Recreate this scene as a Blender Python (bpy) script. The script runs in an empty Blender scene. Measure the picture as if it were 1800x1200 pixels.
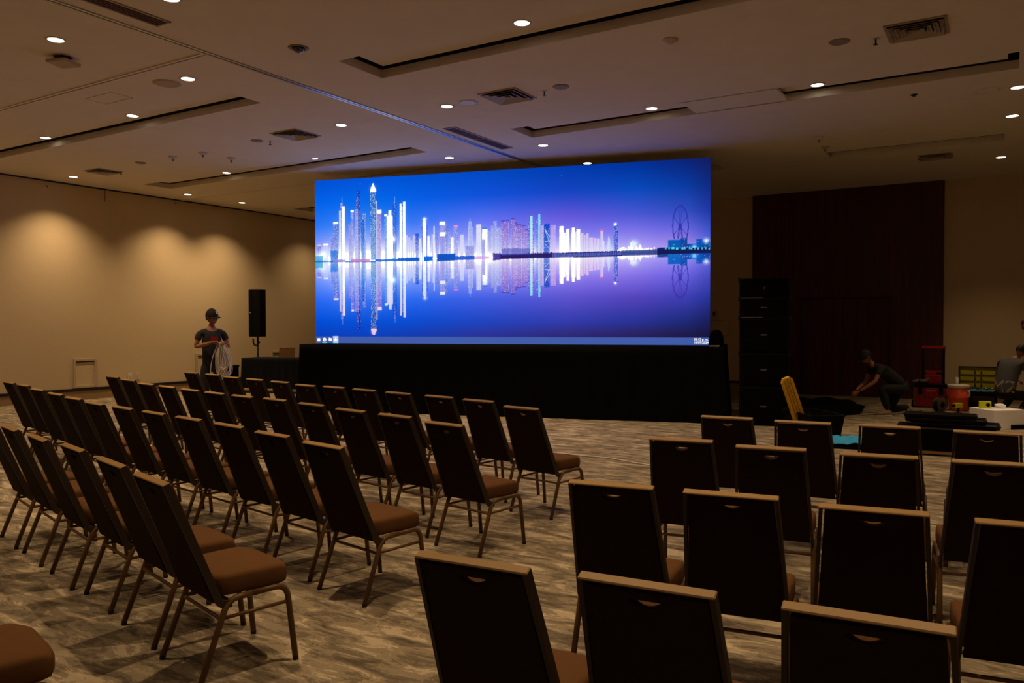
import bpy, bmesh, math, random
import numpy as np
from mathutils import Vector, Matrix, noise
from mathutils.geometry import tessellate_polygon
from mathutils.bvhtree import BVHTree

random.seed(7)
PI = math.pi
R = math.radians
S = bpy.context.scene
C = S.collection

# ---------------------------------------------------------------- camera
def make_camera():
    yaw, pitch, roll = R(31.5), R(-1.2), R(0.1)
    f = Vector((-math.sin(yaw) * math.cos(pitch), math.cos(yaw) * math.cos(pitch), math.sin(pitch)))
    r = Vector((math.cos(yaw), math.sin(yaw), 0))
    d = f.cross(r)
    r2 = r * math.cos(roll) + d * math.sin(roll)
    d2 = -r * math.sin(roll) + d * math.cos(roll)
    m = Matrix((r2, -d2, -f)).transposed().to_4x4()
    m.translation = Vector((0, 0, 1.63))
    cd = bpy.data.cameras.new('camera')
    cd.sensor_width = 36
    cd.lens = 36 * 1410 / 1800
    cd.clip_end = 100
    cd.dof.use_dof = False
    co = bpy.data.objects.new('camera', cd)
    co.matrix_world = m
    C.objects.link(co)
    S.camera = co
make_camera()

# ---------------------------------------------------------------- world, exposure, render-independent settings
w = bpy.data.worlds.new('world')
S.world = w
w.use_nodes = True
w.node_tree.nodes['Background'].inputs[0].default_value = (1.0, 0.62, 0.35, 1)
w.node_tree.nodes['Background'].inputs[1].default_value = 0.0
S.view_settings.view_transform = 'Standard'
S.view_settings.look = 'None'
S.view_settings.gamma = 1
S.view_settings.use_curve_mapping = False
S.view_settings.exposure = 0.0
try:
    S.cycles.use_denoising = True
    S.cycles.denoiser = 'OPENIMAGEDENOISE'
    S.cycles.max_bounces = 8
    S.cycles.diffuse_bounces = 4
    S.cycles.sample_clamp_indirect = 4
    S.cycles.use_light_tree = True
except Exception:
    pass

LAMP_COL = (1.0, 0.69, 0.37)     # warm downlight
LAMP_W = 300.0                    # power of one downlight
LAMP_CONE = R(92)
SCREEN_GAIN = 1.0

CZ = 4.695                       # ceiling height
WX, BY = -17.23, 19.5            # left wall plane, back wall plane
EX, SY = 6.0, -5.0               # right wall, wall behind the viewer

# ---------------------------------------------------------------- helpers
def lin(c):
    if isinstance(c, str):
        c = [int(c[i:i + 2], 16) / 255 for i in (0, 2, 4)]
    return tuple(v / 12.92 if v <= 0.04045 else ((v + 0.055) / 1.055) ** 2.4 for v in c)

MATS = {}
def mat(name, col, rough=0.6, metal=0.0, var=0.0, scale=20.0, bump=0.0, bscale=200.0, spec=0.5, emit=None, estr=0.0, alpha=1.0, trans=0.0):
    if name in MATS:
        return MATS[name]
    m = bpy.data.materials.new(name)
    m.use_nodes = True
    nt = m.node_tree
    b = nt.nodes['Principled BSDF']
    c = lin(col) + (1,)
    b.inputs['Base Color'].default_value = c
    b.inputs['Roughness'].default_value = rough
    b.inputs['Metallic'].default_value = metal
    b.inputs['Specular IOR Level'].default_value = spec
    b.inputs['Alpha'].default_value = alpha
    b.inputs['Transmission Weight'].default_value = trans
    tc = nt.nodes.new('ShaderNodeTexCoord')
    if var:
        n = nt.nodes.new('ShaderNodeTexNoise')
        n.inputs['Scale'].default_value = scale
        n.inputs['Detail'].default_value = 4
        nt.links.new(tc.outputs['Object'], n.inputs['Vector'])
        mx = nt.nodes.new('ShaderNodeMix')
        mx.data_type = 'RGBA'
        mx.inputs[6].default_value = tuple(v * (1 - var) for v in c[:3]) + (1,)
        mx.inputs[7].default_value = tuple(min(1, v * (1 + var)) for v in c[:3]) + (1,)
        nt.links.new(n.outputs[0], mx.inputs[0])
        nt.links.new(mx.outputs[2], b.inputs['Base Color'])
    if bump:
        n = nt.nodes.new('ShaderNodeTexNoise')
        n.inputs['Scale'].default_value = bscale
        n.inputs['Detail'].default_value = 3
        nt.links.new(tc.outputs['Object'], n.inputs['Vector'])
        bp = nt.nodes.new('ShaderNodeBump')
        bp.inputs['Strength'].default_value = bump
        bp.inputs['Distance'].default_value = 0.01
        nt.links.new(n.outputs[0], bp.inputs['Height'])
        nt.links.new(bp.outputs[0], b.inputs['Normal'])
    if emit is not None:
        b.inputs['Emission Color'].default_value = tuple(emit) + (1,)
        b.inputs['Emission Strength'].default_value = estr
    MATS[name] = m
    return m

def tag(o, label=None, cat=None, group=None, kind=None):
    if label: o['label'] = label
    if cat: o['category'] = cat
    if group: o['group'] = group
    if kind: o['kind'] = kind
    return o

def thing(name, label, cat, loc=(0, 0, 0), rz=0.0, group=None):
    o = bpy.data.objects.new(name, None)
    o.empty_display_size = 0.1
    o.location = loc
    o.rotation_euler = (0, 0, rz)
    C.objects.link(o)
    return tag(o, label, cat, group)

def obj(name, bm, m, parent=None, smooth=False, loc=None, rot=None):
    me = bpy.data.meshes.new(name)
    if not isinstance(bm, bpy.types.Mesh):
        bm.to_mesh(me)
        bm.free()
    else:
        me = bm
    ms = m if isinstance(m, (list, tuple)) else [m]
    for x in ms: me.materials.append(x)
    if smooth:
        me.polygons.foreach_set('use_smooth', [True] * len(me.polygons))
    o = bpy.data.objects.new(name, me)
    C.objects.link(o)
    if parent is not None: o.parent = parent
    if loc is not None: o.location = loc
    if rot is not None: o.rotation_euler = rot
    return o

def B():
    return bmesh.new()

def box(bm, x0, x1, y0, y1, z0, z1, M=None, bev=0.0, seg=2):
    t = bmesh.new()
    bmesh.ops.create_cube(t, size=1)
    for v in t.verts:
        v.co = Vector(((v.co.x + .5) * (x1 - x0) + x0, (v.co.y + .5) * (y1 - y0) + y0, (v.co.z + .5) * (z1 - z0) + z0))
    if bev:
        bmesh.ops.bevel(t, geom=list(t.edges), offset=bev, segments=seg, affect='EDGES', profile=0.7)
    if M is not None:
        bmesh.ops.transform(t, matrix=M, verts=t.verts)
    merge(bm, t)

def merge(bm, t):
    me = bpy.data.meshes.new('tmp')
    t.to_mesh(me)
    t.free()
    bm.from_mesh(me)
    bpy.data.meshes.remove(me)

def tube(bm, pts, r, seg=8, closed=False, caps=True, sx=1.0):
    pts = [Vector(p) for p in pts]
    n = len(pts)
    rs = r if isinstance(r, (list, tuple)) else [r] * n
    rings = []
    up = None
    for i, p in enumerate(pts):
        a = pts[(i - 1) % n] if (i > 0 or closed) else p
        b = pts[(i + 1) % n] if (i < n - 1 or closed) else p
        t = (b - a)
        if t.length < 1e-9: t = Vector((0, 0, 1))
        t.normalize()
        if up is None:
            ref = Vector((1, 0, 0)) if abs(t.x) < .9 else Vector((0, 1, 0))
            up = (ref - t * ref.dot(t)).normalized()
        else:
            up = (up - t * up.dot(t))
            if up.length < 1e-6: up = t.orthogonal()
            up.normalize()
        s = t.cross(up)
        rings.append([bm.verts.new(p + up * math.cos(k * 2 * PI / seg) * rs[i] * sx + s * math.sin(k * 2 * PI / seg) * rs[i]) for k in range(seg)])
    m = n if closed else n - 1
    for i in range(m):
        A, D = rings[i], rings[(i + 1) % n]
        for k in range(seg):
            bm.faces.new((A[k], A[(k + 1) % seg], D[(k + 1) % seg], D[k]))
    if caps and not closed:
        bm.faces.new(list(reversed(rings[0])))
        bm.faces.new(rings[-1])

def bez(ps, n=6):
    """Catmull-Rom through points"""
    ps = [Vector(p) for p in ps]
    out = []
    for i in range(len(ps) - 1):
        p0 = ps[max(i - 1, 0)]; p1 = ps[i]; p2 = ps[i + 1]; p3 = ps[min(i + 2, len(ps) - 1)]
        for k in range(n):
            t = k / n
            out.append(0.5 * ((2 * p1) + (p2 - p0) * t + (2 * p0 - 5 * p1 + 4 * p2 - p3) * t * t + (3 * p1 - p0 - 3 * p2 + p3) * t ** 3))
    out.append(ps[-1])
    return out

def rounded(pts, rad, n=5):
    """polyline with rounded inner corners"""
    pts = [Vector(p) for p in pts]
    out = [pts[0]]
    for i in range(1, len(pts) - 1):
        a, b, c = pts[i - 1], pts[i], pts[i + 1]
        d1 = (a - b).normalized(); d2 = (c - b).normalized()
        r = min(rad, (a - b).length * .48, (c - b).length * .48)
        s, e = b + d1 * r, b + d2 * r
        for k in range(n + 1):
            t = k / n
            out.append((1 - t) ** 2 * s + 2 * t * (1 - t) * b + t * t * e)
    out.append(pts[-1])
    return out

def lathe(bm, prof, seg=24, M=None):
    t = bmesh.new()
    rings = []
    for (r, z) in prof:
        if r < 1e-6:
            rings.append([t.verts.new((0, 0, z))])
        else:
            rings.append([t.verts.new((r * math.cos(k * 2 * PI / seg), r * math.sin(k * 2 * PI / seg), z)) for k in range(seg)])
    for a, b in zip(rings, rings[1:]):
        for k in range(seg):
            k2 = (k + 1) % seg
            if len(a) == 1 and len(b) == 1: continue
            if len(a) == 1: t.faces.new((a[0], b[k2], b[k]))
            elif len(b) == 1: t.faces.new((a[k], a[k2], b[0]))
            else: t.faces.new((a[k], a[k2], b[k2], b[k]))
    bmesh.ops.recalc_face_normals(t, faces=t.faces)
    if M is not None: bmesh.ops.transform(t, matrix=M, verts=t.verts)
    merge(bm, t)

def prism(bm, outline, z0, z1, M=None, hole=None):
    t = bmesh.new()
    loops = [[Vector((p[0], p[1], 0)) for p in outline]]
    if hole: loops.append([Vector((p[0], p[1], 0)) for p in hole])
    flat = [p for l in loops for p in l]
    tris = tessellate_polygon(loops)
    lo = [t.verts.new((p.x, p.y, z0)) for p in flat]
    hi = [t.verts.new((p.x, p.y, z1)) for p in flat]
    for a, b, c in tris:
        try:
            t.faces.new((lo[a], lo[b], lo[c])); t.faces.new((hi[a], hi[c], hi[b]))
        except ValueError: pass
    k = 0
    for l in loops:
        n = len(l)
        for i in range(n):
            a, b = k + i, k + (i + 1) % n
            t.faces.new((lo[a], lo[b], hi[b], hi[a]))
        k += n
    bmesh.ops.recalc_face_normals(t, faces=t.faces)
    if M is not None: bmesh.ops.transform(t, matrix=M, verts=t.verts)
    merge(bm, t)

def T(x=0, y=0, z=0): return Matrix.Translation((x, y, z))
def RZ(a): return Matrix.Rotation(a, 4, 'Z')
def RX(a): return Matrix.Rotation(a, 4, 'X')
def RY(a): return Matrix.Rotation(a, 4, 'Y')

def copy_tree(o, parent=None):
    c = o.copy()
    C.objects.link(c)
    if parent is not None: c.parent = parent
    for ch in list(o.children): copy_tree(ch, c)
    return c

def struct(name, bm, m, smooth=False):
    return tag(obj(name, bm, m, smooth=smooth), kind='structure')

def text_mesh(body, size, extrude=0.002, bold=0.0):
    cu = bpy.data.curves.new('text', 'FONT')
    cu.body = body
    cu.size = size
    cu.extrude = extrude
    cu.offset = bold
    cu.align_x = 'CENTER'
    cu.align_y = 'CENTER'
    cu.resolution_u = 2
    o = bpy.data.objects.new('text', cu)
    C.objects.link(o)
    dg = bpy.context.evaluated_depsgraph_get()
    me = bpy.data.meshes.new_from_object(o.evaluated_get(dg))
    bpy.data.objects.remove(o)
    bpy.data.curves.remove(cu)
    me.materials.clear()
    return me

# ---------------------------------------------------------------- materials
def carpet_mat():
    m = bpy.data.materials.new('patterned_carpet')
    m.use_nodes = True
    nt = m.node_tree; N = nt.nodes; L = nt.links
    b = N['Principled BSDF']
    b.inputs['Roughness'].default_value = 0.95
    b.inputs['Specular IOR Level'].default_value = 0.1
    tc = N.new('ShaderNodeTexCoord')
    def nz(sx, sy, scale, det, rough, dist, off=(0, 0, 0)):
        mp = N.new('ShaderNodeMapping')
        mp.inputs['Scale'].default_value = (sx, sy, 1)
        mp.inputs['Location'].default_value = off
        L.new(tc.outputs['Object'], mp.inputs['Vector'])
        n = N.new('ShaderNodeTexNoise')
        n.inputs['Scale'].default_value = scale
        n.inputs['Detail'].default_value = det
        n.inputs['Roughness'].default_value = rough
        n.inputs['Distortion'].default_value = dist
        L.new(mp.outputs[0], n.inputs['Vector'])
        return n.outputs[0]
    def ramp(src, stops):
        r = N.new('ShaderNodeValToRGB')
        e = r.color_ramp.elements
        while len(e) < len(stops): e.new(0.5)
        for el, (p, c) in zip(e, stops):
            el.position = p
            el.color = lin(c) + (1,)
        L.new(src, r.inputs[0])
        return r.outputs[0]
    D, M1, M2, LT = '423a31', '6b6052', '948672', 'c6b69d'
    a = ramp(nz(.55, 1.7, 5.0, 12, .68, .7), [(0.39, D), (0.40, M1), (0.475, M1), (0.483, M2), (0.56, M2), (0.568, LT)])
    f = ramp(nz(.5, 2.6, 9.0, 8, .7, .8, (5, 3, 0)), [(0.40, '50463a'), (0.41, M2), (0.57, M2), (0.58, 'd2bf9c')])
    fine = ramp(nz(1, 1.6, 160, 2, .5, 0), [(0.2, 'a0a0a0'), (0.8, 'ffffff')])
    mx = N.new('ShaderNodeMix'); mx.data_type = 'RGBA'
    mx.inputs[0].default_value = 0.25
    L.new(a, mx.inputs[6]); L.new(f, mx.inputs[7])
    mu = N.new('ShaderNodeMix'); mu.data_type = 'RGBA'; mu.blend_type = 'MULTIPLY'
    mu.inputs[0].default_value = 0.5
    L.new(mx.outputs[2], mu.inputs[6]); L.new(fine, mu.inputs[7])
    L.new(mu.outputs[2], b.inputs['Base Color'])
    return m

def wall_mat():
    m = bpy.data.materials.new('beige_wallcovering')
    m.use_nodes = True
    nt = m.node_tree; N = nt.nodes; L = nt.links
    b = N['Principled BSDF']
    b.inputs['Roughness'].default_value = 0.8
    b.inputs['Specular IOR Level'].default_value = 0.2
    tc = N.new('ShaderNodeTexCoord')
    mp = N.new('ShaderNodeMapping'); mp.inputs['Scale'].default_value = (12, 12, 60)
    L.new(tc.outputs['Object'], mp.inputs['Vector'])
    n = N.new('ShaderNodeTexNoise'); n.inputs['Scale'].default_value = 3; n.inputs['Detail'].default_value = 5
    L.new(mp.outputs[0], n.inputs['Vector'])
    mx = N.new('ShaderNodeMix'); mx.data_type = 'RGBA'
    mx.inputs[6].default_value = lin('c4ae8c') + (1,)
    mx.inputs[7].default_value = lin('d8c3a0') + (1,)
    L.new(n.outputs[0], mx.inputs[0]); L.new(mx.outputs[2], b.inputs['Base Color'])
    bp = N.new('ShaderNodeBump'); bp.inputs['Strength'].default_value = .25; bp.inputs['Distance'].default_value = .004
    L.new(n.outputs[0], bp.inputs['Height']); L.new(bp.outputs[0], b.inputs['Normal'])
    return m

def stripe_wood_mat():
    m = bpy.data.materials.new('dark_red_wood_veneer')
    m.use_nodes = True
    nt = m.node_tree; N = nt.nodes; L = nt.links
    b = N['Principled BSDF']
    b.inputs['Roughness'].default_value = 0.5
    tc = N.new('ShaderNodeTexCoord')
    mp = N.new('ShaderNodeMapping'); mp.inputs['Scale'].default_value = (9, 9, .25)
    L.new(tc.outputs['Object'], mp.inputs['Vector'])
    n = N.new('ShaderNodeTexNoise'); n.inputs['Scale'].default_value = 2; n.inputs['Detail'].default_value = 6
    L.new(mp.outputs[0], n.inputs['Vector'])
    r = N.new('ShaderNodeValToRGB')
    r.color_ramp.elements[0].position = .3; r.color_ramp.elements[0].color = lin('35120e') + (1,)
    r.color_ramp.elements[1].position = .7; r.color_ramp.elements[1].color = lin('5a1f18') + (1,)
    L.new(n.outputs[0], r.inputs[0]); L.new(r.outputs[0], b.inputs['Base Color'])
    return m

M_carpet = carpet_mat()
M_wall = wall_mat()
M_redwood = stripe_wood_mat()
M_ceil = mat('ceiling_plaster', 'e6dccb', .9, var=.06, scale=3, bump=.25, bscale=60, spec=.1)
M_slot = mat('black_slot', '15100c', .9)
M_alu = mat('brushed_aluminium', 'b9bcc4', .35, 1.0)
M_white = mat('white_fixture', 'cfc6ba', .6)
M_dimwhite = mat('offwhite_panel', 'b8a68c', .7)
M_base = mat('tan_base', '9b7d58', .6, var=.1, scale=4)
M_trim = mat('dark_wood_trim', '1d110c', .4)
M_vent = mat('vent_metal', 'a89a88', .5)
M_black = mat('black_paint', '0d0c0c', .5)
M_blackcloth = mat('black_stage_cloth', '08080a', .95, var=.2, scale=8, bump=.1, bscale=300, spec=.08)
M_blackplastic = mat('black_plastic', '040404', .75, spec=.15)
M_rubber = mat('black_rubber', '0a0a0a', .7)
M_lamp = mat('downlight_glow', 'ffffff', .5, emit=(1.0, .86, .68), estr=6.0)
M_ledframe = mat('led_cabinet_black', '0a0a0c', .6)
M_seat = mat('brown_seat_fabric', '5f4024', .9, var=.08, scale=60, bump=.15, bscale=500, spec=.15)
M_back = mat('dark_back_fabric', '2a1c14', .92, var=.1, scale=60, bump=.15, bscale=500, spec=.08)
M_bronze = mat('bronze_frame_paint', '91703f', .55, .0, var=.08, scale=15)
M_leg = mat('bronze_leg_shaded', '604325', .5, .1)  # same bronze as the top rail, darkened: leg shade painted into the colour
M_railshade = mat('bronze_rail_shaded', '2c1f14', .6)  # back uprights: their unlit sides are put into this darker bronze
M_skin = mat('skin', '9c6a4c', .6, var=.05, scale=8)
M_orange = mat('orange_cooler_plastic', 'ee5526', .45)
M_coolwhite = mat('cooler_lid_white', 'd9d2c4', .5)
M_redplastic = mat('red_toolbox_plastic', 'a3171b', .5)
M_yellow = mat('yellow_plastic', 'dca514', .55, var=.15, scale=30)
M_limeclear = mat('yellow_bin_plastic', 'e6de30', .4)
M_lime = mat('lime_tool_plastic', 'c3cc20', .5)
M_bluecloth = mat('blue_tarp', '1b8fc4', .7, var=.2, scale=12, bump=.4, bscale=25)
M_paper = mat('white_wrap_paper', 'f0eef2', .8, bump=.2, bscale=12)
M_cable = mat('white_cable', 'ded6cc', .5)
M_ledge = mat('ledge_board', 'b08a5a', .6)

# ---------------------------------------------------------------- room shell
def quad(bm, a, b, c, d):
    vs = [bm.verts.new(p) for p in (a, b, c, d)]
    return bm.faces.new(vs)

bm = B(); box(bm, WX - .3, EX + .3, SY - .3, BY + .3, -.2, 0)
struct('floor', bm, M_carpet)

RECESS = [(-16.08, -8.76, 6.98, 7.69), (-16.0, -8.76, 10.76, 11.42), (-16.0, -8.76, 15.1, 15.74),
          (-6.62, .13, 6.95, 7.72), (-6.62, .13, 10.76, 11.45), (-6.62, -.02, 15.25, 15.80)]
def build_ceiling():
    bm = B()
    xs = sorted({WX - .3, EX + .3} | {v for r in RECESS for v in r[:2]})
    ys = sorted({SY - .3, BY + .3} | {v for r in RECESS for v in r[2:]})
    grid = {}
    def V(i, j, z):
        k = (i, j, z)
        if k not in grid: grid[k] = bm.verts.new((xs[i], ys[j], z))
        return grid[k]
    for i in range(len(xs) - 1):
        for j in range(len(ys) - 1):
            cx, cy = (xs[i] + xs[i + 1]) / 2, (ys[j] + ys[j + 1]) / 2
            if any(r[0] < cx < r[1] and r[2] < cy < r[3] for r in RECESS): continue
            bm.faces.new((V(i, j, CZ), V(i, j + 1, CZ), V(i + 1, j + 1, CZ), V(i + 1, j, CZ)))
    zt = 5.05
    for x0, x1, y0, y1 in RECESS:
        for (a, b) in (((x0, y0), (x1, y0)), ((x1, y0), (x1, y1)), ((x1, y1), (x0, y1)), ((x0, y1), (x0, y0))):
            quad(bm, (a[0], a[1], CZ), (b[0], b[1], CZ), (b[0], b[1], CZ + .105), (a[0], a[1], CZ + .105))
    box(bm, WX - .3, EX + .3, SY - .3, BY + .3, zt, zt + .1)
    # outer rim so the void above is closed
    for x0, x1, y0, y1 in RECESS:
        box(bm, x0 + .115, x1 - .115, y0 + .02, y1 - .115, CZ + .10, CZ + .12)
    struct('ceiling', bm, M_ceil)
    # black lining of the slots
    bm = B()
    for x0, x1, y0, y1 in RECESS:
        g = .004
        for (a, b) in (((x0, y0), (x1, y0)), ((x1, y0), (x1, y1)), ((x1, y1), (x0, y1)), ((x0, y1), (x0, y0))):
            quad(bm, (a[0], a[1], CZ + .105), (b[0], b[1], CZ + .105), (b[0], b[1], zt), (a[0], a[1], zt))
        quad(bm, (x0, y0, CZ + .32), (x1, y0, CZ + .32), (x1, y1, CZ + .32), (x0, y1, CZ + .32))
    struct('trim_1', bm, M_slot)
build_ceiling()

# boards closing part of two recesses
bm = B(); box(bm, -3.84, -2.56, 10.74, 11.40, CZ + .0, CZ + .04); struct('trim_2', bm, M_ceil)
bm = B(); box(bm, -4.72, -2.75, 15.24, 15.74, CZ + .0, CZ + .04); struct('trim_3', bm, M_ceil)

def track(name, x0, x1, y0, y1, wd=.055):
    """movable-wall track: two metal lips with a dark slot between"""
    bm = B()
    alongx = (x1 - x0) > (y1 - y0)
    for s in (-1, 1):
        if alongx: box(bm, x0, x1, y0 + s * wd / 2 - .018, y0 + s * wd / 2 + .018, CZ - .012, CZ + .001)
        else: box(bm, x0 + s * wd / 2 - .018, x0 + s * wd / 2 + .018, y0, y1, CZ - .012, CZ + .001)
    k = len(bm.faces)
    if alongx: box(bm, x0, x1, y0 - .012, y0 + .012, CZ - .004, CZ + .002)
    else: box(bm, x0 - .012, x0 + .012, y0, y1, CZ - .004, CZ + .002)
    bm.faces.ensure_lookup_table()
    for f in bm.faces[k:]: f.material_index = 1
    return struct(name, bm, [M_alu if not alongx else M_ceil, M_slot])
track('trim_4', -7.68, -7.68, -4.9, 14.6)
track('trim_5', WX, -7.72, 5.98, 5.98)
track('trim_6', WX, -7.72, 12.62, 12.62)

# walls
bm = B(); box(bm, WX - .2, WX, SY, BY, 0, 5.1); struct('wall_left', bm, M_wall)
bm = B(); box(bm, WX - .2, EX + .2, BY, BY + .2, 0, 5.1); struct('wall_back', bm, M_wall)
bm = B(); box(bm, EX, EX + .2, SY, BY, 0, 5.1); struct('wall_right', bm, M_wall)
bm = B(); box(bm, WX - .2, EX + .2, SY - .2, SY, 0, 5.1); struct('wall_front', bm, M_wall)
# baseboards: tan base with a dark rail on top
def baseboard(name, x0, x1, y0, y1, grow):
    bm = B(); box(bm, x0, x1, y0, y1, 0, .195)
    struct(name, bm, M_base)
baseboard('baseboard_left', WX, WX + .018, SY, BY, 0)
baseboard('baseboard_back_1', WX, -5.17, BY - .018, BY, 0)
baseboard('baseboard_back_2', -1.08, EX, BY - .018, BY, 0)
bm = B(); box(bm, WX, WX + .03, SY, BY, .195, .255); box(bm, WX, -5.17, BY - .03, BY, .195, .255)
box(bm, -1.08, EX, BY - .03, BY, .195, .255); struct('trim_7', bm, M_trim)
# shadow-gap trim where the wall meets the ceiling
bm = B(); box(bm, WX, WX + .02, SY, BY, CZ - .03, CZ); struct('trim_8', bm, M_trim)

# red wood wall bay with double door
bm = B()
box(bm, -5.15, -4.05, BY - .06, BY - .001, 0, CZ)
box(bm, -2.14, -1.10, BY - .06, BY - .001, 0, CZ)
box(bm, -4.05, -2.14, BY - .06, BY - .001, 2.24, CZ)
for k in range(14):
    x = -5.15 + k * .3
    if k and not (-4.05 < x < -2.14): box(bm, x - .004, x + .004, BY - .064, BY - .06, 0, CZ)
    elif k: box(bm, x - .004, x + .004, BY - .064, BY - .06, 2.24, CZ)
struct('wall_back_red', bm, M_redwood)
def double_door():
    d = bpy.data.objects.new('door_1', None); d.location = (-3.095, BY - .04, 0); C.objects.link(d)
    tag(d, kind='structure')
    for s in (-1, 1):
        bm = B()
        x0, x1 = (-.95, -.004) if s < 0 else (.004, .95)
        box(bm, x0, x1, -.02, .03, .01, 2.2, bev=.003)
        lf = obj('door_leaf', bm, M_redwood, d)
        bm = B(); tube(bm, rounded([(s * .06, -.02, .95), (s * .06, -.07, .95), (s * .06, -.07, 1.25), (s * .06, -.02, 1.25)], .03), .011)
        obj('door_handle', bm, M_black, lf, True)
    bm = B(); box(bm, -.955, .955, -.05, .03, 2.2, 2.24); box(bm, -.955, -.935, -.05, .03, 0, 2.2); box(bm, .935, .955, -.05, .03, 0, 2.2)
    obj('door_frame', bm, M_trim, d)
double_door()

# wall access panels and plates
def wall_panel(label, y0, y1, z0, z1, loc_x=None):
    t = thing('wall_hatch', label, 'access panel', (WX, (y0 + y1) / 2, z0), 0, 'access panels low on the left wall')
    w, h = (y1 - y0) / 2, z1 - z0
    bm = B()
    for a in ((-w, -w + .05, 0, h), (w - .05, w, 0, h), (-w + .05, w - .05, 0, .05), (-w + .05, w - .05, h - .05, h)):
        box(bm, .0, .03, a[0], a[1], a[2], a[3], bev=.004)
    obj('frame', bm, M_dimwhite, t)
    bm = B(); box(bm, 0, .008, -w + .05, w - .05, .05, h - .05); obj('door_panel', bm, M_wall, t)
    bm = B(); box(bm, .008, .012, -w + .06, w - .06, h - .075, h - .055); obj('gap', bm, M_slot, t)
wall_panel('beige framed access panel low on the wall, nearest the left edge of the photo', 9.86, 10.39, .262, .895)
wall_panel('beige framed access panel on the wall behind the standing man', 12.96, 13.27, .262, .92)
wall_panel('beige framed access panel on the wall behind the chair at the skirted table', 15.39, 15.92, .262, .91)
for y, lb, n in ((11.185, 'left one of the two beige outlet plates side by side above the baseboard', 1), (11.375, 'right one of the two beige outlet plates side by side above the baseboard', 2)):
    t = thing('outlet_plate', lb, 'outlet', (WX, y, .44), 0, 'outlet plates on the left wall')
    bm = B(); box(bm, 0, .012, -.05, .05, -.08, .08, bev=.004); obj('plate', bm, M_white, t)
    bm = B()
    for k in range(n + 1): box(bm, .012, .015, -.022, .022, -.05 + k * .045 - .012, -.05 + k * .045 + .012)
    obj('socket', bm, M_dimwhite, t)
# little wall hooks near the ceiling, and a hanging cord
for y, z, lb in ((9.34, 4.565, 'small dark wall hook above the brightest light pool, left'), (12.41, 4.60, 'small dark wall hook near the ceiling, beyond the hanging cord')):
    bm = B(); tube(bm, bez([(0, 0, .02), (.035, 0, .0), (.05, 0, -.02), (.07, 0, .0)]), .008, 6)
    tag(obj('wall_hook', bm, M_trim, loc=(WX, y, z)), lb, 'hook')
bm = B(); tube(bm, bez([(.03, 0, 0), (.032, .004, -.12), (.03, -.003, -.28)]), .006, 6)
tag(obj('hanging_cord', bm, M_trim, loc=(WX, 10.62, CZ - .01)), 'short dark cord hanging from the ceiling edge down the left wall', 'cord')

t = thing('wall_thermostat', 'small white thermostat with dark display right of the video screen', 'thermostat', (-6.09, BY, 1.88))
bm = B(); box(bm, -.055, .055, -.025, 0, -.085, .085, bev=.005); obj('cover', bm, M_dimwhite, t)
bm = B(); box(bm, -.03, .03, -.028, -.025, -.035, .05); obj('display', bm, M_black, t)
t = thing('access_hatch', 'flush painted access hatch on the back wall under the thermostat', 'access panel', (-6.0, BY, 1.35))
bm = B(); box(bm, -.28, .28, -.006, 0, 0, .375); obj('hatch_door', bm, M_wall, t)
bm = B()
for a in ((-.287, -.28, -.007, .382), (.28, .287, -.007, .382), (-.28, .28, -.007, 0), (-.28, .28, .375, .382)): box(bm, a[0], a[1], -.008, 0, a[2], a[3])
obj('gap', bm, M_trim, t)

# ---------------------------------------------------------------- ceiling fittings
def spot(parent, power=LAMP_W, cone=LAMP_CONE):
    ld = bpy.data.lights.new('lamp', 'SPOT')
    ld.energy = power
    ld.color = LAMP_COL
    ld.spot_size = cone
    ld.spot_blend = 1.0
    ld.shadow_soft_size = .03
    lo = bpy.data.objects.new('lamp', ld)
    lo.location = (0, 0, -.012)
    C.objects.link(lo)
    lo.parent = parent
    return lo

def make_downlight():
    t = thing('downlight', 'x', 'ceiling light', (0, 0, CZ))
    bm = B(); lathe(bm, [(.078, -.001), (.082, -.008), (.10, -.006), (.105, .0), (.078, 0)], 28)
    obj('trim_ring', bm, M_white, t, True)
    bm = B(); lathe(bm, [(0, -.004), (.079, -.004), (.079, -.001), (0, -.001)], 28)
    obj('lens', bm, M_lamp, t)
    return t
dl = make_downlight()
DL = [(-8.70, 4.84, 'lit downlight nearest the top left corner of the photo'),
      (-6.69, 4.80, 'lit downlight cut by the top edge, left part of the photo'),
      (-8.68, 6.46, 'lit downlight beside the blank round disc, just past the ceiling seam'),
      (-11.25, 7.40, 'lit downlight inside the nearest left ceiling recess'),
      (-13.80, 7.48, 'lit downlight in the nearest left recess, toward the left wall'),
      (-4.34, 7.29, 'large lit downlight above the nearest long recess, top centre'),
      (-8.69, 9.18, 'lit downlight between the far left vent and the metal ceiling track'),
      (-6.69, 9.18, 'lit downlight beside the bluish round disc near the centre vent'),
      (-16.39, 9.44, 'lit wall-washing downlight nearest the left edge of the photo'),
      (-13.79, 11.17, 'lit downlight in the second left recess, toward the left wall'),
      (-11.20, 11.08, 'lit downlight in the second left recess, toward the screen'),
      (-4.43, 11.16, 'lit downlight in the second right recess, left of its cover board'),
      (-2.13, 11.22, 'lit downlight in the second right recess, right of its cover board'),
      (-16.33, 12.12, 'lit wall-washing downlight, middle one along the left wall'),
      (-8.70, 12.01, 'lit downlight just above the top edge of the video screen, left'),
      (-6.74, 12.03, 'lit downlight between the slotted grille and the second right recess'),
      (.13, 12.35, 'lit downlight cut by the right edge of the photo'),
      (-16.28, 13.65, 'lit wall-washing downlight farthest along the left wall'),
      (.08, 14.0, 'lit downlight near the right edge, second from the back wall'),
      (-6.77, 13.80, 'downlight with a warm halo peeking over the screen top'),
      (-.07, 17.34, 'lit downlight at the right, closest to the back wall')]
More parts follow.
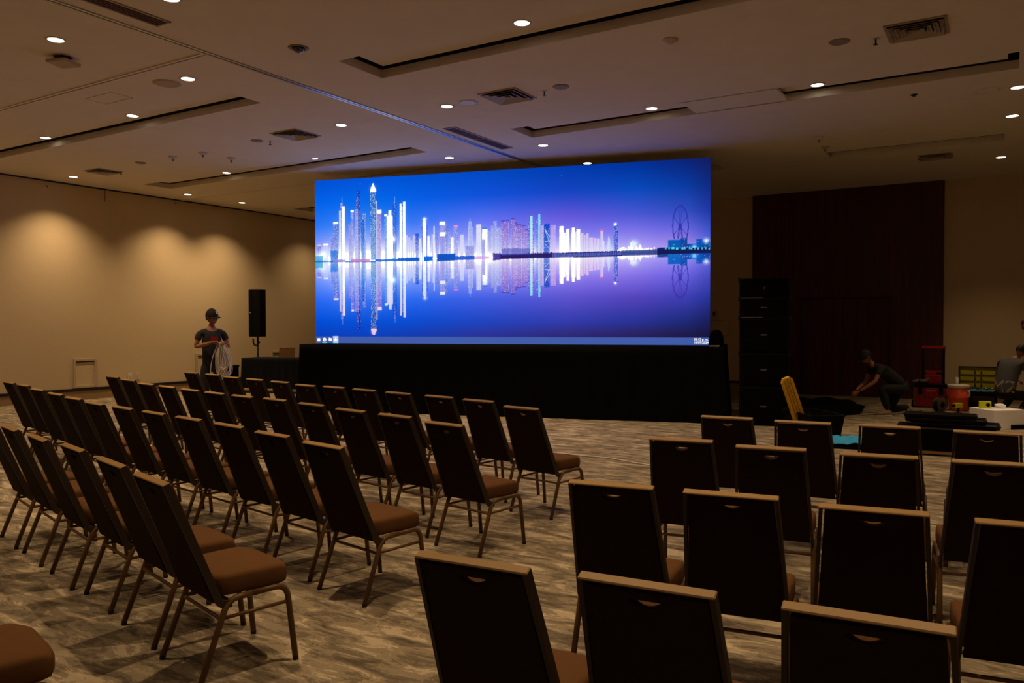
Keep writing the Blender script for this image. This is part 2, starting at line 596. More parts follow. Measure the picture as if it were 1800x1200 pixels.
UNSEEN = [(-13.36, 3.4), (-10.89, 3.4), (-6.69, 1.2), (-4.2, 3.2), (-2.06, 7.06), (.1, 7.1), (-2.06, 3.2), (.1, 3.2), (-8.69, 1.2), (-4.2, -.6), (.1, -.6), (-12.5, -.8),
          (-16.3, 6.2), (-16.3, 16.6), (-13.3, 15.5), (-10.8, 16.9), (-4.25, 15.5), (2.4, 5.2), (2.4, 10.5)]
first = True
WEAK = {(-6.77, 13.80): .5, (-.07, 17.34): .6}
for i, e in enumerate(DL + [(x, y, None) for x, y in UNSEEN]):
    x, y, lb = e
    o = dl if first else copy_tree(dl)
    first = False
    inrec = any(r[0] < x < r[1] and r[2] < y < r[3] for r in RECESS)
    o.location = (x, y, CZ + (.10 if inrec else 0))
    o['label'] = lb or 'lit downlight in the ceiling outside the view'
    o['group'] = 'round ceiling downlights' if lb else 'downlights outside the view'
for o in [o for o in C.objects if o.name.startswith('downlight') and o.type == 'EMPTY']:
    k = (round(o.location.x, 2), round(o.location.y, 2))
    f = WEAK.get(k, 1.0)
    if (k[0], k[1]) in [(a, b) for a, b in UNSEEN if b > 15]: f = .45
    if k in ((.1, 7.1), (.1, 3.2), (2.4, 5.2), (2.4, 10.5), (.1, -.6)): f = .9
    spot(o, LAMP_W * f, R(112) if o.location.x < -15 else LAMP_CONE)

def round_disc(name, x, y, r, label, cat, m, drop=.012, group=None, inner=None):
    t = thing(name, label, cat, (x, y, CZ), 0, group)
    bm = B(); lathe(bm, [(0, -drop), (r * .86, -drop), (r, -drop * .3), (r, 0), (0, 0)], 32)
    obj('cover', bm, m, t, False)
    bm = B(); lathe(bm, [(r * .80, -drop - .002), (r * .84, -drop - .002), (r * .84, -drop), (r * .80, -drop)], 32)
    obj('ring', bm, inner or M_dimwhite, t)
    return t
M_grey = mat('grey_speaker_grille', '8d8078', .7)
M_bright = mat('pale_speaker_grille', 'd9d9e2', .5)
G = 'round ceiling speakers and covers'
round_disc('ceiling_speaker', -9.07, 6.44, .17, 'blank round cover left of a downlight near the ceiling seam corner', 'ceiling speaker', M_dimwhite, group=G)
round_disc('ceiling_speaker', -6.33, 9.18, .15, 'pale bluish round ceiling speaker beside the centre air vent', 'ceiling speaker', M_bright, group=G)
round_disc('ceiling_speaker', -4.89, 9.20, .11, 'small grey round cover right of the centre air vent', 'ceiling speaker', M_grey, group=G)
round_disc('ceiling_speaker', -1.55, 9.34, .11, 'brown-grey round cover left of the top right air vent', 'ceiling speaker', M_grey, group=G)
round_disc('ceiling_speaker', -.21, 12.28, .17, 'faint large round speaker below the right end of the second recess', 'ceiling speaker', M_ceil, group=G)
round_disc('ceiling_speaker', -8.9, 12.35, .15, 'faint round speaker beside the downlight above the screen top', 'ceiling speaker', M_ceil, group=G)
round_disc('ceiling_speaker', -10.61, 9.21, .10, 'small dark round cover left of the far left air vent', 'ceiling speaker', M_grey, group=G)
round_disc('ceiling_speaker', -1.74, 13.95, .11, 'faint small round cover between the two right recesses', 'ceiling speaker', M_ceil, group=G)
round_disc('ceiling_speaker', -13.9, 9.3, .10, 'faint round cover right of the small vent near the left wall', 'ceiling speaker', M_grey, group=G)
round_disc('ceiling_speaker', -1.3, 16.75, .10, 'faint round cover left of the flat vent near the red wall', 'ceiling speaker', M_grey, group=G)

# dark glass dome at top left of centre
t = thing('dome_camera', 'dark glass dome camera in the ceiling left of the nearest long recess', 'camera', (-6.68, 6.39, CZ))
bm = B(); lathe(bm, [(.075, -.004), (.10, -.012), (.115, 0), (.075, 0)], 28); obj('ring', bm, M_grey, t, True)
bm = B(); lathe(bm, [(0, -.055), (.03, -.05), (.055, -.035), (.073, -.004), (.073, 0), (0, 0)], 28); obj('dome', bm, mat('dark_glass', '14161f', .08, spec=1.0), t, True)

# wireless access point under the ceiling
t = thing('access_point', 'flat pale box on a dark mount under the ceiling, top left', 'wireless box', (-9.2, 5.2, CZ), R(20))
bm = B(); lathe(bm, [(0, -.05), (.09, -.05), (.1, 0), (0, 0)], 6); obj('mount', bm, M_trim, t)
bm = B(); box(bm, -.13, .13, -.13, .13, -.085, -.045, bev=.02, seg=3); obj('body', bm, M_dimwhite, t, False)

def detector(x, y, label, m=M_white, s=1.0, tip=True, name='smoke_detector', cat='smoke detector'):
    t = thing(name, label, cat, (x, y, CZ), 0, 'small ceiling detectors and sprinklers')
    bm = B(); lathe(bm, [(0, -.045 * s), (.03 * s, -.045 * s), (.05 * s, -.02 * s), (.075 * s, -.012 * s), (.075 * s, 0), (0, 0)], 20)
    obj('housing', bm, m, t, True)
    if tip:
        bm = B(); lathe(bm, [(0, -.085 * s), (.014 * s, -.085 * s), (.02 * s, -.044 * s), (0, -.044 * s)], 12)
        obj('sensor', bm, M_grey, t)
    return t
detector(-12.9, 9.27, 'leftmost of the three pale detectors in a cluster above the left wall')
detector(-12.16, 9.34, 'farthest back of the three pale detectors in the cluster, topmost one')
detector(-12.1, 9.91, 'rightmost of the three pale detectors in the cluster, with dark tip')
detector(-3.09, 8.32, 'white round detector with two dark dots above the second right recess', s=1.1, tip=False)
detector(-2.61, 13.91, 'white round detector between the two right-hand recesses')
detector(-2.66, 14.72, 'darker detector right at the corner of the far right recess', M_dimwhite)
detector(-1.05, 12.01, 'tiny black sprinkler cap below the long right recess', M_black, .6, False, 'sprinkler', 'sprinkler')
def sprinkler(x, y, label):
    t = thing('sprinkler', label, 'sprinkler', (x, y, CZ), 0, 'small ceiling detectors and sprinklers')
    bm = B(); lathe(bm, [(0, -.006), (.035, -.006), (.035, 0), (0, 0)], 16); obj('escutcheon', bm, M_white, t)
    bm = B(); tube(bm, [(0, 0, -.005), (0, 0, -.06)], .009, 8); lathe(bm, [(0, -.066), (.024, -.066), (.024, -.06), (0, -.06)], 12); obj('head', bm, M_trim, t)
sprinkler(-5.17, 9.26, 'small dark sprinkler head between the centre vent and a grey disc')
sprinkler(-1.2, 9.45, 'small dark sprinkler head left of the top right vent')
sprinkler(-10.45, 9.35, 'small dark sprinkler head left of the far left air vent')
sprinkler(-15.0, 9.6, 'small sprinkler head at the tip of the small left vent')

bm = B()
for a in ((-.3, .3, -.155, -.15), (-.3, .3, .15, .155), (-.3, -.295, -.15, .15), (.295, .3, -.15, .15)): box(bm, a[0], a[1], a[2], a[3], -.002, 0)
tag(obj('ceiling_hatch', bm, M_trim, loc=(-10.33, 6.45, CZ)), 'faint outlined access hatch in the ceiling left of a downlight', 'access panel')

def diffuser(x, y, w, d, label, n=4, slats=False, mm=None):
    t = thing('air_vent', label, 'air vent', (x, y, CZ), 0, 'square ceiling air vents')
    hw, hd = w / 2, d / 2
    bm = B()
    for a in ((-hw, hw, -hd, -hd + .03), (-hw, hw, hd - .03, hd), (-hw, -hw + .03, -hd + .03, hd - .03), (hw - .03, hw, -hd + .03, hd - .03)):
        box(bm, a[0], a[1], a[2], a[3], -.012, .0)
    obj('frame', bm, mm or M_vent, t)
    bm = B(); box(bm, -hw + .03, hw - .03, -hd + .03, hd - .03, -.003, 0); obj('dark_back', bm, M_slot, t)
    bm = B()
    for k in range(n):
        f0 = 1 - k / n * .92; f1 = f0 - .72 / n
        a0, b0, a1, b1 = (hw - .03) * f0, (hd - .03) * f0, (hw - .03) * f1, (hd - .03) * f1
        z0, z1 = -.004, -.03
        P = [(-a0, -b0), (a0, -b0), (a0, b0), (-a0, b0)]; Q = [(-a1, -b1), (a1, -b1), (a1, b1), (-a1, b1)]
        for i in range(4):
            j = (i + 1) % 4
            quad(bm, (*P[i], z1), (*P[j], z1), (*Q[j], z0), (*Q[i], z0))
    o = obj('louvres', bm, mm or M_vent, t)
    md = o.modifiers.new('thickness', 'SOLIDIFY'); md.thickness = .003
    if slats:
        for s in (-1, 1):
            for k in range(6):
                xx = s * (hw - .05 - k * .034)
                yy = (hd - .05) * (abs(xx) / hw)
                bm = B(); box(bm, xx - .004, xx + .004, -yy, yy, -.038, -.012)
                obj('slat', bm, mm or M_vent, t)
diffuser(-9.74, 9.24, .58, .56, 'square four-way air vent in the left ceiling bay, above the screen corner')
diffuser(-5.70, 9.19, .58, .58, 'square four-way air vent near the centre of the ceiling', 3)
diffuser(-.80, 9.37, .58, .56, 'square slatted air vent near the top right corner', 4, True)
diffuser(-1.09, 16.62, .56, .52, 'flat-looking slatted air vent near the red wall', 4, True)
diffuser(-15.3, 9.42, .5, .5, 'small dark air vent beside the wall-washing light at left')

def grille(label, x0, x1, y0, y1, nseg=2):
    t = thing('linear_grille', label, 'air vent', ((x0 + x1) / 2, (y0 + y1) / 2, CZ), 0, 'long slotted ceiling grilles')
    w, h = (x1 - x0) / 2, (y1 - y0) / 2
    bm = B()
    for a in ((-w, w, -h, -h + .02), (-w, w, h - .02, h), (-w, -w + .02, -h, h), (w - .02, w, -h, h)): box(bm, a[0], a[1], a[2], a[3], -.012, 0)
    for k in range(1, nseg): 
        yy = -h + 2 * h * k / nseg
        box(bm, -w, w, yy - .012, yy + .012, -.012, 0)
    obj('frame', bm, M_vent, t)
    bm = B()
    for k in range(5):
        xx = -w + .035 + k * (2 * w - .07) / 4
        box(bm, xx - .006, xx + .006, -h + .02, h - .02, -.009, -.002)
    obj('slats', bm, mat('grille_slats', '6f5348', .6), t)
    bm = B(); box(bm, -w + .02, w - .02, -h + .02, h - .02, -.0018, 0); obj('dark_back', bm, mat('grille_back', '3c2a24', .8), t)
grille('long slotted grille beside the metal ceiling track above the screen', -7.5, -7.27, 10.18, 11.9)
grille('long slotted grille beside the ceiling track at the top left edge', -7.42, -7.2, 3.4, 5.17)

# ---------------------------------------------------------------- stage and video screen
SA = R(14.98)
ST0 = Vector((-9.159, 11.607, 0))
stage = thing('stage_platform', 'long stage wrapped in black cloth carrying the video screen', 'stage', ST0, SA)
def draped(bm, x0, x1, y0, y1, z0, z1, amp=.012, period=.22, flare=.0, nz_=10, seed=0, step=.04):
    """cloth skirt round a box with soft vertical folds, plus the top"""
    path = []
    def seg(a, b):
        n = max(2, int(math.dist(a, b) / step))
        for k in range(n): path.append((a[0] + (b[0] - a[0]) * k / n, a[1] + (b[1] - a[1]) * k / n))
    seg((x0, y0), (x1, y0)); seg((x1, y0), (x1, y1)); seg((x1, y1), (x0, y1)); seg((x0, y1), (x0, y0))
    n = len(path); cx, cy = (x0 + x1) / 2, (y0 + y1) / 2
    rows = []
    s = 0
    for j in range(nz_ + 1):
        t = j / nz_
        row = []
        for i, (x, y) in enumerate(path):
            nx = 1 if abs(x - x1) < 1e-6 else (-1 if abs(x - x0) < 1e-6 else 0)
            ny = 1 if abs(y - y1) < 1e-6 else (-1 if abs(y - y0) < 1e-6 else 0)
            d = i * step
            wob = (math.sin(d * 2 * PI / period + seed + 2 * math.sin(d * 1.3)) + .6 * noise.noise(Vector((d * 2.1, seed, t)))) * amp * min(1, (1 - t) * 1.6)
            out = flare * (1 - t) ** 1.5 + wob
            row.append(bm.verts.new((x + nx * out, y + ny * out, z0 + (z1 - z0) * t)))
        rows.append(row)
    for j in range(nz_):
        for i in range(n):
            i2 = (i + 1) % n
            bm.faces.new((rows[j][i], rows[j][i2], rows[j + 1][i2], rows[j + 1][i]))
    bm.faces.new(rows[-1])
bm = B(); draped(bm, -2.45, 5.44, 0.03, 2.1, .0, 1.262, amp=.014, period=.35, flare=.08)
obj('skirt_cloth', bm, M_blackcloth, stage, True)
bm = B(); box(bm, 5.20, 5.36, .05, .9, 1.263, 1.275)
obj('deck_edge', bm, M_dimwhite, stage)
bm = B(); box(bm, -2.4, 5.38, .1, 2.0, .01, 1.25); obj('deck', bm, M_blackplastic, stage)

SW, SH, SZ = 7.73, 3.26, 1.266
screen = thing('video_screen', 'huge lit video wall showing a blue night skyline over water', 'screen', ST0 + Vector((math.cos(SA) * -2.55 - math.sin(SA) * .82, math.sin(SA) * -2.55 + math.cos(SA) * .82, SZ)), SA)

def paint_screen():
    W, Hh = 900, 380
    u = np.linspace(0, 1, W)[None, :].repeat(Hh, 0)
    v = np.linspace(0, 1, Hh)[:, None].repeat(W, 1)
    hl, hr = 288., 329.
    def cu(px):                     # drawing unit along the width
        t = (px - 553.) / 697.
        return t * hr / (t * hr + (1 - t) * hl)
    def cv(px, py):                 # drawing unit up the height
        t = (px - 553.) / 697.
        return (605.2 - py) / (hl + (hr - hl) * t)
    us = np.array([cu(p) for p in (553, 640, 700, 850, 1000, 1120, 1210, 1250)])
    rowsv = [1.0, .86, .72, .62, .54, .505, .504, .46, .38, .26, .13, .05]
    g = [
     [(0,78,205),(0,82,210),(0,80,205),(0,72,192),(0,58,172),(0,48,150),(12,34,118),(20,28,92)],
     [(0,98,228),(0,100,228),(0,96,225),(15,80,212),(20,66,192),(8,72,186),(10,58,160),(16,42,125)],
     [(40,115,240),(50,122,240),(40,112,238),(88,108,235),(95,82,210),(70,84,205),(50,76,190),(30,55,165)],
     [(110,140,250),(135,155,252),(110,135,248),(128,135,248),(112,108,232),(122,110,225),(105,100,215),(60,80,195)],
     [(165,185,255),(225,230,255),(200,212,255),(175,180,255),(160,150,245),(150,140,238),(160,130,220),(85,105,215)],
     [(190,215,255),(250,250,255),(240,242,255),(220,222,255),(205,190,250),(180,160,240),(170,140,225),(100,125,225)],
     [(190,215,255),(250,250,255),(240,242,255),(220,222,255),(205,190,250),(180,160,240),(170,150,235),(95,110,220)],
     [(140,165,255),(205,215,255),(180,195,255),(175,175,252),(160,145,240),(150,135,235),(140,130,232),(85,95,210)],
     [(95,135,250),(120,150,255),(95,135,252),(120,128,245),(128,110,228),(125,105,222),(105,95,215),(70,75,190)],
     [(35,100,235),(40,105,238),(25,98,234),(60,88,218),(88,78,200),(82,66,186),(60,62,180),(40,52,155)],
     [(0,76,208),(0,76,208),(4,74,205),(30,66,190),(50,58,172),(40,50,150),(30,42,120),(26,30,90)],
     [(8,62,188),(8,62,188),(14,60,182),(42,50,150),(46,40,118),(42,32,92),(30,26,70),(22,22,58)]]
    g = np.array(g, float)
    rv = np.array(rowsv)
    img = np.zeros((Hh, W, 3))
    vv = v[:, 0]
    for c in range(3):
        cols = np.array([np.interp(u[0], us, g[r, :, c]) for r in range(len(rv))])
        for x in range(W):
            img[:, x, c] = np.interp(vv, rv[::-1], cols[::-1, x])
    rng = np.random.RandomState(3)
    sh = .5045
    sky = img.copy()
    # glow along the shoreline
    dv = np.abs(v - sh)
    glow = np.exp(-dv / .05) * np.interp(u, [0, cu(580), cu(640), cu(720), cu(800), cu(860), cu(1000), cu(1090), cu(1160), 1], [.2, .8, 1.15, 1.0, .7, .9, .75, .6, .15, 0.05])
    glow2 = np.exp(-dv / .13) * np.interp(u, [0, cu(590), cu(680), cu(760), cu(1000), cu(1100), 1], [.1, .55, .6, .3, .2, .08, 0])
    gl = np.clip(glow + glow2 * .6, 0, 1.2)[..., None]
    img = img + (np.array([255, 250, 255]) - img) * np.clip(gl, 0, 1)
    X = lambda px: int(round(cu(px) * (W - 1)))
    def bld(px0, px1, top, base=(60, 90, 190), lite=(225, 230, 255), dens=.35, fade=.6, crown=None, spire=None, crown_h=2.5, white=0.0, red=0):
        x0, x1 = X(px0), max(X(px1), X(px0) + 2)
        vt = cv((px0 + px1) / 2, top)
        y0, y1 = int(sh * Hh), int(vt * Hh)
        for y in range(y0, y1):
            f = (y - y0) / max(1, y1 - y0)
            for x in range(x0, x1):
                b = np.array(base, float)
                if y % 3 != 0 and (x - x0) % 3 != 2 and rng.rand() < dens * .85:
                    b = np.array(lite, float) * (.8 + .2 * rng.rand())
                if red and rng.rand() < .05 * red: b = np.array((255, 120, 170.))
                k = min(1, fade * 1.25) * (1 - f) ** 1.5
                b = b * (1 - k) + np.array((236, 236, 255.)) * k
                b = b * (1 - .12 * ((x - x0) % 3 == 2))
                wv = white * (.55 + .45 * (1 - f)) * (1 - .35 * (y % 4 == 0)); b = b * (1 - wv) + 255 * wv
                img[y, x] = b
        if crown is not None:
            h = max(2, int(crown_h / 300 * Hh))
            img[y1 - h:y1 + 1, x0:x1] = crown
        if spire:
            xs_ = (x0 + x1) // 2
            ys_ = int(cv((px0 + px1) / 2, spire) * Hh)
            img[y1:ys_, xs_:xs_ + 1] = img[y1:ys_, xs_:xs_ + 1] * .3 + np.array((190, 210, 255)) * .7
    bl = (40, 95, 205); dk = (20, 80, 190); lv = (120, 125, 225); wl = (225, 228, 255)
    bld(557, 564, 431, lv, dens=.3, crown=(255, 190, 215), crown_h=1.5)
    bld(568, 576, 429, (190, 200, 250), crown=(255, 255, 255), crown_h=1.5)
    bld(581, 587, 417, lv, dens=.3); bld(586, 594, 391, (70, 110, 215), dens=.4, crown=(255, 250, 255), crown_h=3)
    bld(596, 601, 370, (200, 205, 250), white=.5)
    bld(599, 603, 356, (90, 130, 220), dens=.5, spire=347); bld(602, 605.5, 362, (255, 250, 255), white=.9)
    bld(580, 594, 440, (60, 130, 230), dens=.12, fade=.1)
    bld(613, 619, 392, (130, 130, 225), dens=.4); bld(617, 622, 370, lv, dens=.5, crown=(255, 255, 255))
    bld(626, 634, 350, (40, 75, 190), dens=.28, fade=.55); bld(629, 633, 334, (15, 60, 175), dens=.18)
    bld(624, 630, 368, (120, 130, 225), dens=.6)
    bld(638, 644, 374, (60, 120, 215), dens=.6); bld(635, 641, 386, (20, 100, 215), dens=.12, fade=.5)
    bld(660, 664, 352, (150, 170, 240), dens=.6); bld(652, 661, 336, (25, 105, 200), (225, 250, 255), dens=.42, fade=.35, red=.2)
    for k, hw in enumerate((4.5, 4.5, 3.8, 3.3, 2.8, 2.2, 1.6, 1.0, .6, .4)):
        y = int(cv(656, 335.5 - k * 1.35) * Hh)
        img[y - 1:y + 2, X(656.5 - hw):X(656.5 + hw) + 1] = (255, 250, 255)
    bld(664, 671.5, 369, (130, 115, 215), dens=.5, crown=(255, 245, 255), crown_h=6, red=1)
    bld(677, 682, 377, (60, 130, 225), dens=.5, crown=(245, 250, 255)); bld(681, 691, 378, wl, white=.8); bld(684, 689, 369, wl, white=.8)
    bld(692, 698, 358, (0, 90, 215), dens=.12, fade=.45, spire=345); bld(694, 696.5, 351, (0, 80, 205))
    bld(704, 714, 362, (60, 110, 220), dens=.6); bld(704, 707, 357, wl, white=.7); bld(710, 714, 354, wl, white=.7)
    for p in range(715, 731, 4): bld(p, p + 3, 412 + (p * 7) % 12, (205, 205, 252), dens=.4)
    bld(731.5, 737.5, 411, (55, 90, 215), dens=.25, crown=(30, 95, 210)); bld(738, 742, 418, wl)
    bld(743.5, 752.5, 394, (110, 130, 230), dens=.5, fade=.5); bld(745, 751, 389, wl, white=.6)
    for a, b in ((743.2, 744.4), (751.4, 752.8)): bld(a, b, 396, (35, 80, 215), dens=.05, fade=.2)
    img[int(cv(748, 387) * Hh) - 3:int(cv(748, 384) * Hh) + 2, X(746.5):X(749.5)] = (255, 250, 255)
    bld(753, 757, 414, wl, white=.5); bld(760, 764, 411, (190, 195, 250), dens=.5); bld(764.2, 765.6, 397, wl, white=.6); bld(768, 773, 409, (120, 130, 235), dens=.3)
    bld(775, 784, 414, (80, 90, 210), dens=.4, fade=.4); bld(775, 784, 390, (140, 140, 235), dens=.5, crown=(255, 255, 255), crown_h=5)
    img[int(cv(779, 414) * Hh):int(cv(779, 408) * Hh), X(775):X(784)] = (250, 248, 255)
    img[int(sh * Hh):int(cv(779, 414) * Hh), X(776):X(783)] = img[int(sh * Hh):int(cv(779, 414) * Hh), X(776):X(783)] * .8 + np.array((60, 70, 190)) * .2
    bld(784.5, 789, 391, (90, 120, 225), dens=.35); bld(790, 794, 406, (130, 140, 235), dens=.4); bld(795, 800, 416, wl, white=.5)
    bld(800, 807, 396, (120, 130, 225), dens=.4, crown=(255, 150, 190), crown_h=2); bld(811, 817, 412, (215, 215, 255), dens=.4)
    bld(825, 833, 398, (190, 200, 252), dens=.5); bld(826, 831, 388, (150, 170, 245), dens=.5, spire=382); bld(820, 836, 431, (150, 155, 230), dens=.3, fade=.2)
    bld(840, 848, 394, wl, dens=.4); bld(850, 859, 400, (250, 250, 255), white=.8, crown=(70, 120, 220)); bld(849, 856, 420, (160, 165, 235), dens=.2, fade=.1)
    for a, b, tp in ((859, 866, 405), (866, 871, 396), (870, 876, 388), (876, 883, 399)): bld(a, b, tp, (150, 160, 240), dens=.45, fade=.7)
    for a, b, tp in ((883, 890, 387), (891, 898, 386), (901, 908, 383), (908, 912, 391), (909, 919.5, 394), (920, 928, 395), (928, 933, 402)): bld(a, b, tp, (128, 110, 215), (235, 215, 250), dens=.32, fade=.55, crown=(75, 80, 195), crown_h=1.2, red=.6)
    bld(932, 941, 388, (70, 80, 205), dens=.45, fade=.4); bld(933, 938, 380, (10, 100, 225), dens=.1); bld(935, 939, 378, (140, 235, 255), white=.3)
    bld(946, 954, 386, (50, 80, 205), dens=.25, fade=.4); bld(947, 953, 382, (30, 120, 225)); bld(949, 952, 375, (120, 225, 255), white=.2)
    bld(951, 960, 396, (170, 160, 235), dens=.5, fade=.4); bld(959, 969, 392, (25, 75, 200), dens=.05, fade=.25)
    for k in range(60):
        f = k / 59
        for (xa, ya, xb, yb) in ((960, 402, 969, 416), (969, 423, 960, 424), (961, 405, 968, 424), (960, 428, 968, 436)):
            xx, yy = xa + (xb - xa) * f, ya + (yb - ya) * f
            img[int(cv(xx, yy) * Hh), X(xx)] = (190, 215, 255)
    bld(970.5, 979.5, 394, (175, 150, 235), (245, 225, 255), dens=.4, fade=.7)
    for a, b, tp in ((987, 993.5, 397), (993, 996, 408), (998.5, 1003.5, 401), (998, 1004, 413), (1008.5, 1013.5, 399), (1007.5, 1015, 407), (1016.5, 1022, 402)): bld(a, b, tp, (248, 246, 255), white=.75)
    for a, b, tp in ((1024, 1029, 409), (1030, 1032, 412), (1033, 1038, 409), (1039, 1045, 416), (1047, 1051, 417), (1052, 1057, 418)): bld(a, b, tp, (215, 200, 250), dens=.5, fade=.7, red=.4)
    bld(1058, 1063, 403, (205, 200, 252), dens=.4, crown=(255, 90, 130), crown_h=1.5); bld(1063, 1065, 422, wl)
    for k in range(8): bld(1069 + k * .5, 1078 - k * .6, 432 - k * 2.6, (190, 210, 255), dens=.5)
    bld(1081.5, 1089, 394, (25, 80, 205), (190, 220, 255), dens=.3, fade=.25, red=1.2); img[int(cv(1084, 395) * Hh):int(cv(1084, 391) * Hh), X(1082.5):X(1086)] = (255, 250, 255)
    for k in range(160):
        px = 1088 + rng.rand() * 74
        hgt = abs(rng.randn()) * (5 if 1105 < px < 1128 else 2.2)
        bld(px, px + 1.2, 438 - hgt, (235, 235, 255), white=.5, red=2)
    bld(1158, 1250, 432.5, (14, 50, 120), (60, 180, 230), dens=.16, fade=0)
    bld(1177, 1197, 420, (8, 95, 185), dens=.02, fade=0); bld(1197, 1203, 418, (10, 90, 175), fade=0, dens=.02); bld(1199.5, 1210.5, 416.5, (15, 70, 165), dens=.02, fade=0)
    bld(1210, 1226, 427, (8, 80, 175), fade=0, dens=.03); bld(1226, 1237, 418, (5, 85, 190), fade=0, dens=.02); bld(1237, 1250, 422, (5, 75, 165), fade=0, dens=.02)
    # ferris wheel
    wc, wy = 1197.5, 396.0
    rx, ry = 13.6, 35.0
    ink = np.array((45, 55, 165.))
    def dab(px, py, k=.75, r=0):
        yy, xx = int(cv(px, py) * Hh), X(px)
        img[yy - r:yy + 1 + r, xx:xx + 1 + r] = img[yy - r:yy + 1 + r, xx:xx + 1 + r] * (1 - k) + ink * k
    for k in range(900):
        a = k / 900 * 2 * PI
        if wy - ry * math.sin(a) < 418: dab(wc + rx * math.cos(a), wy - ry * math.sin(a), .7, 1 if k % 3 == 0 else 0)
    for a in (75, 105, 152, 28, 208, 332, 245, 295):
        for k in range(160):
            f = k / 159
            px, py = wc + rx * math.cos(R(a)) * f, wy - ry * math.sin(R(a)) * f
            if py < 418: dab(px, py, .6)
    for s in (-1, 1):
        for k in range(160):
            f = k / 159; dab(wc + s * (1 + 1.6 * f), wy + 22 * f, .8); dab(wc + s * (1 + 4.5 * f), wy + 22 * f, .6)
    for k in range(60):
        a = k / 60 * 2 * PI
        for q in range(5): dab(wc + 2.6 * math.cos(a) * q / 4, wy + 4.5 * math.sin(a) * q / 4, .8)
    # star lights
    for (px, py, s, col) in ((1243, 422, 4.2, (235, 250, 255)), (1222, 433, 4, (150, 230, 255)), (561, 451, 6, (220, 245, 255)), (567, 449, 9, (240, 250, 255)), (691, 420, 6, (255, 255, 255)), (861, 452, 9, (255, 250, 255)), (1117, 428, 6, (225, 245, 255)), (748, 385, 3.5, (240, 235, 255)), (656, 330, 4, (250, 235, 255)), (1084, 393, 2.5, (255, 255, 255))):
        d2 = ((u - cu(px)) * 697 / s) ** 2 + ((v - cv(px, py)) * 310 / s) ** 2
        k = np.exp(-d2)[..., None]
        img = img * (1 - k) + np.array(col, float) * k
    # mirror into the water (slightly dimmed, rippled)
    y0 = int(sh * Hh)
    ref = img.copy()
    for y in range(int(.055 * Hh), y0 - 1):
        dy = y0 - y
        ys_ = y0 + int(dy * .99)
        if ys_ >= Hh: continue
        row = ref[ys_]
        skyrow = sky[ys_]
        diff = row - skyrow
        fade = .88
        img[y] = np.clip(sky[y] + (diff) * fade + (ref[y] - sky[y]) * .25, 0, 255)
    # dark shore
    def strip(px0, px1, py0, py1, col, jag=0, k=1.0):
        for x in range(X(px0), X(px1) + 1):
            f = (x - X(px0)) / max(1, X(px1) - X(px0))
            px = px0 + (px1 - px0) * f
            a = cv(px, py0[0] + (py0[1] - py0[0]) * f); b = cv(px, py1[0] + (py1[1] - py1[0]) * f)
            j = rng.rand() * jag / 300
            img[int(b * Hh):int((a + j) * Hh) + 1, x] = img[int(b * Hh):int((a + j) * Hh) + 1, x] * (1 - k) + np.array(col, float) * k
    strip(553, 566, (452, 451), (472, 471), (20, 140, 200), 2, .6); strip(553, 660, (460, 459.5), (461.3, 461), (20, 110, 190), 1, .9)
    strip(585, 606, (457, 457), (461, 461), (150, 130, 205), 1, .8); strip(616, 650, (456, 456), (461, 461), (190, 110, 180), 1, .7)
    strip(660, 738, (457, 453.5), (459.5, 458.5), (10, 95, 205), 1, .9); strip(700, 738, (454, 453), (459, 458), (5, 85, 200), 1)
    strip(746, 762, (451, 451), (459, 458), (0, 95, 215), 1); strip(770, 802, (447, 446), (459, 457), (15, 80, 190), 1); strip(802, 836, (451, 450), (457, 456), (40, 90, 205), 1)
    strip(836, 862, (451, 450.5), (455, 454), (200, 130, 215), 0, .6)
    strip(869, 882, (446, 446), (457, 456), (70, 55, 150), 2); strip(882, 972, (448, 444.5), (454.5, 452), (40, 26, 95), 2); strip(884, 934, (438, 437), (448, 446), (70, 75, 180), 2, .6)
    strip(972, 1095, (444.5, 440.5), (452, 449), (30, 32, 110), 1)
    for px in np.arange(974, 1180, 2.1): 
        b_ = (20, 120, 210) if 1095 < px < 1130 else (95, 110, 200)
        strip(px, px + .9, (446 - (px - 974) * .034,) * 2, (450.5 - (px - 974) * .03,) * 2, b_, 0, .7)
    strip(1095, 1160, (440.3, 437.3), (448, 446), (24, 40, 110), 1, .75); strip(1158, 1250, (437, 434), (446, 442.5), (20, 26, 82), 1)
    for k in range(26):
        px = 1165 + rng.rand() * 84
        strip(px, px + 1.5, (434, 434), (436.5, 436.5), (90, 225, 245), 0, .8)
    # small stars in the sky
    for px, py in ((990, 308), (634, 322)): img[int(cv(px, py) * Hh), X(px)] = (150, 200, 255)
    # light horizontal banding of the camera sensor is left out; taskbar
    tb = int(.044 * Hh)
    img[:tb] = (66, 92, 170)
    b_ = np.clip(img - 190, 0, 65) / 65.
    def blur(a, s):
        k = np.exp(-np.arange(-3 * s, 3 * s + 1) ** 2 / (2. * s * s)); k /= k.sum()
        n_ = len(k) // 2
        p_ = np.pad(a, ((n_, n_), (0, 0), (0, 0)), 'edge'); a = sum(p_[i:i + a.shape[0]] * k[i] for i in range(len(k)))
        p_ = np.pad(a, ((0, 0), (n_, n_), (0, 0)), 'edge'); return sum(p_[:, i:i + a.shape[1]] * k[i] for i in range(len(k)))
    gl_ = np.clip(blur(b_, 1) * .25 + blur(b_, 6) * .5, 0, 1)
    gl_[:tb] = 0
    img = img + (255 - img) * gl_ * .5
    c = np.clip(img / 255., 0, 1)
    linc = np.where(c <= .04045, c / 12.92, ((c + .055) / 1.055) ** 2.4)
    mn = linc.min(-1, keepdims=True)
    linc = linc * (1 + 2.5 * np.clip((mn - .82) / .18, 0, 1))        # the brightest parts are overexposed in the photograph
    return linc, W, Hh

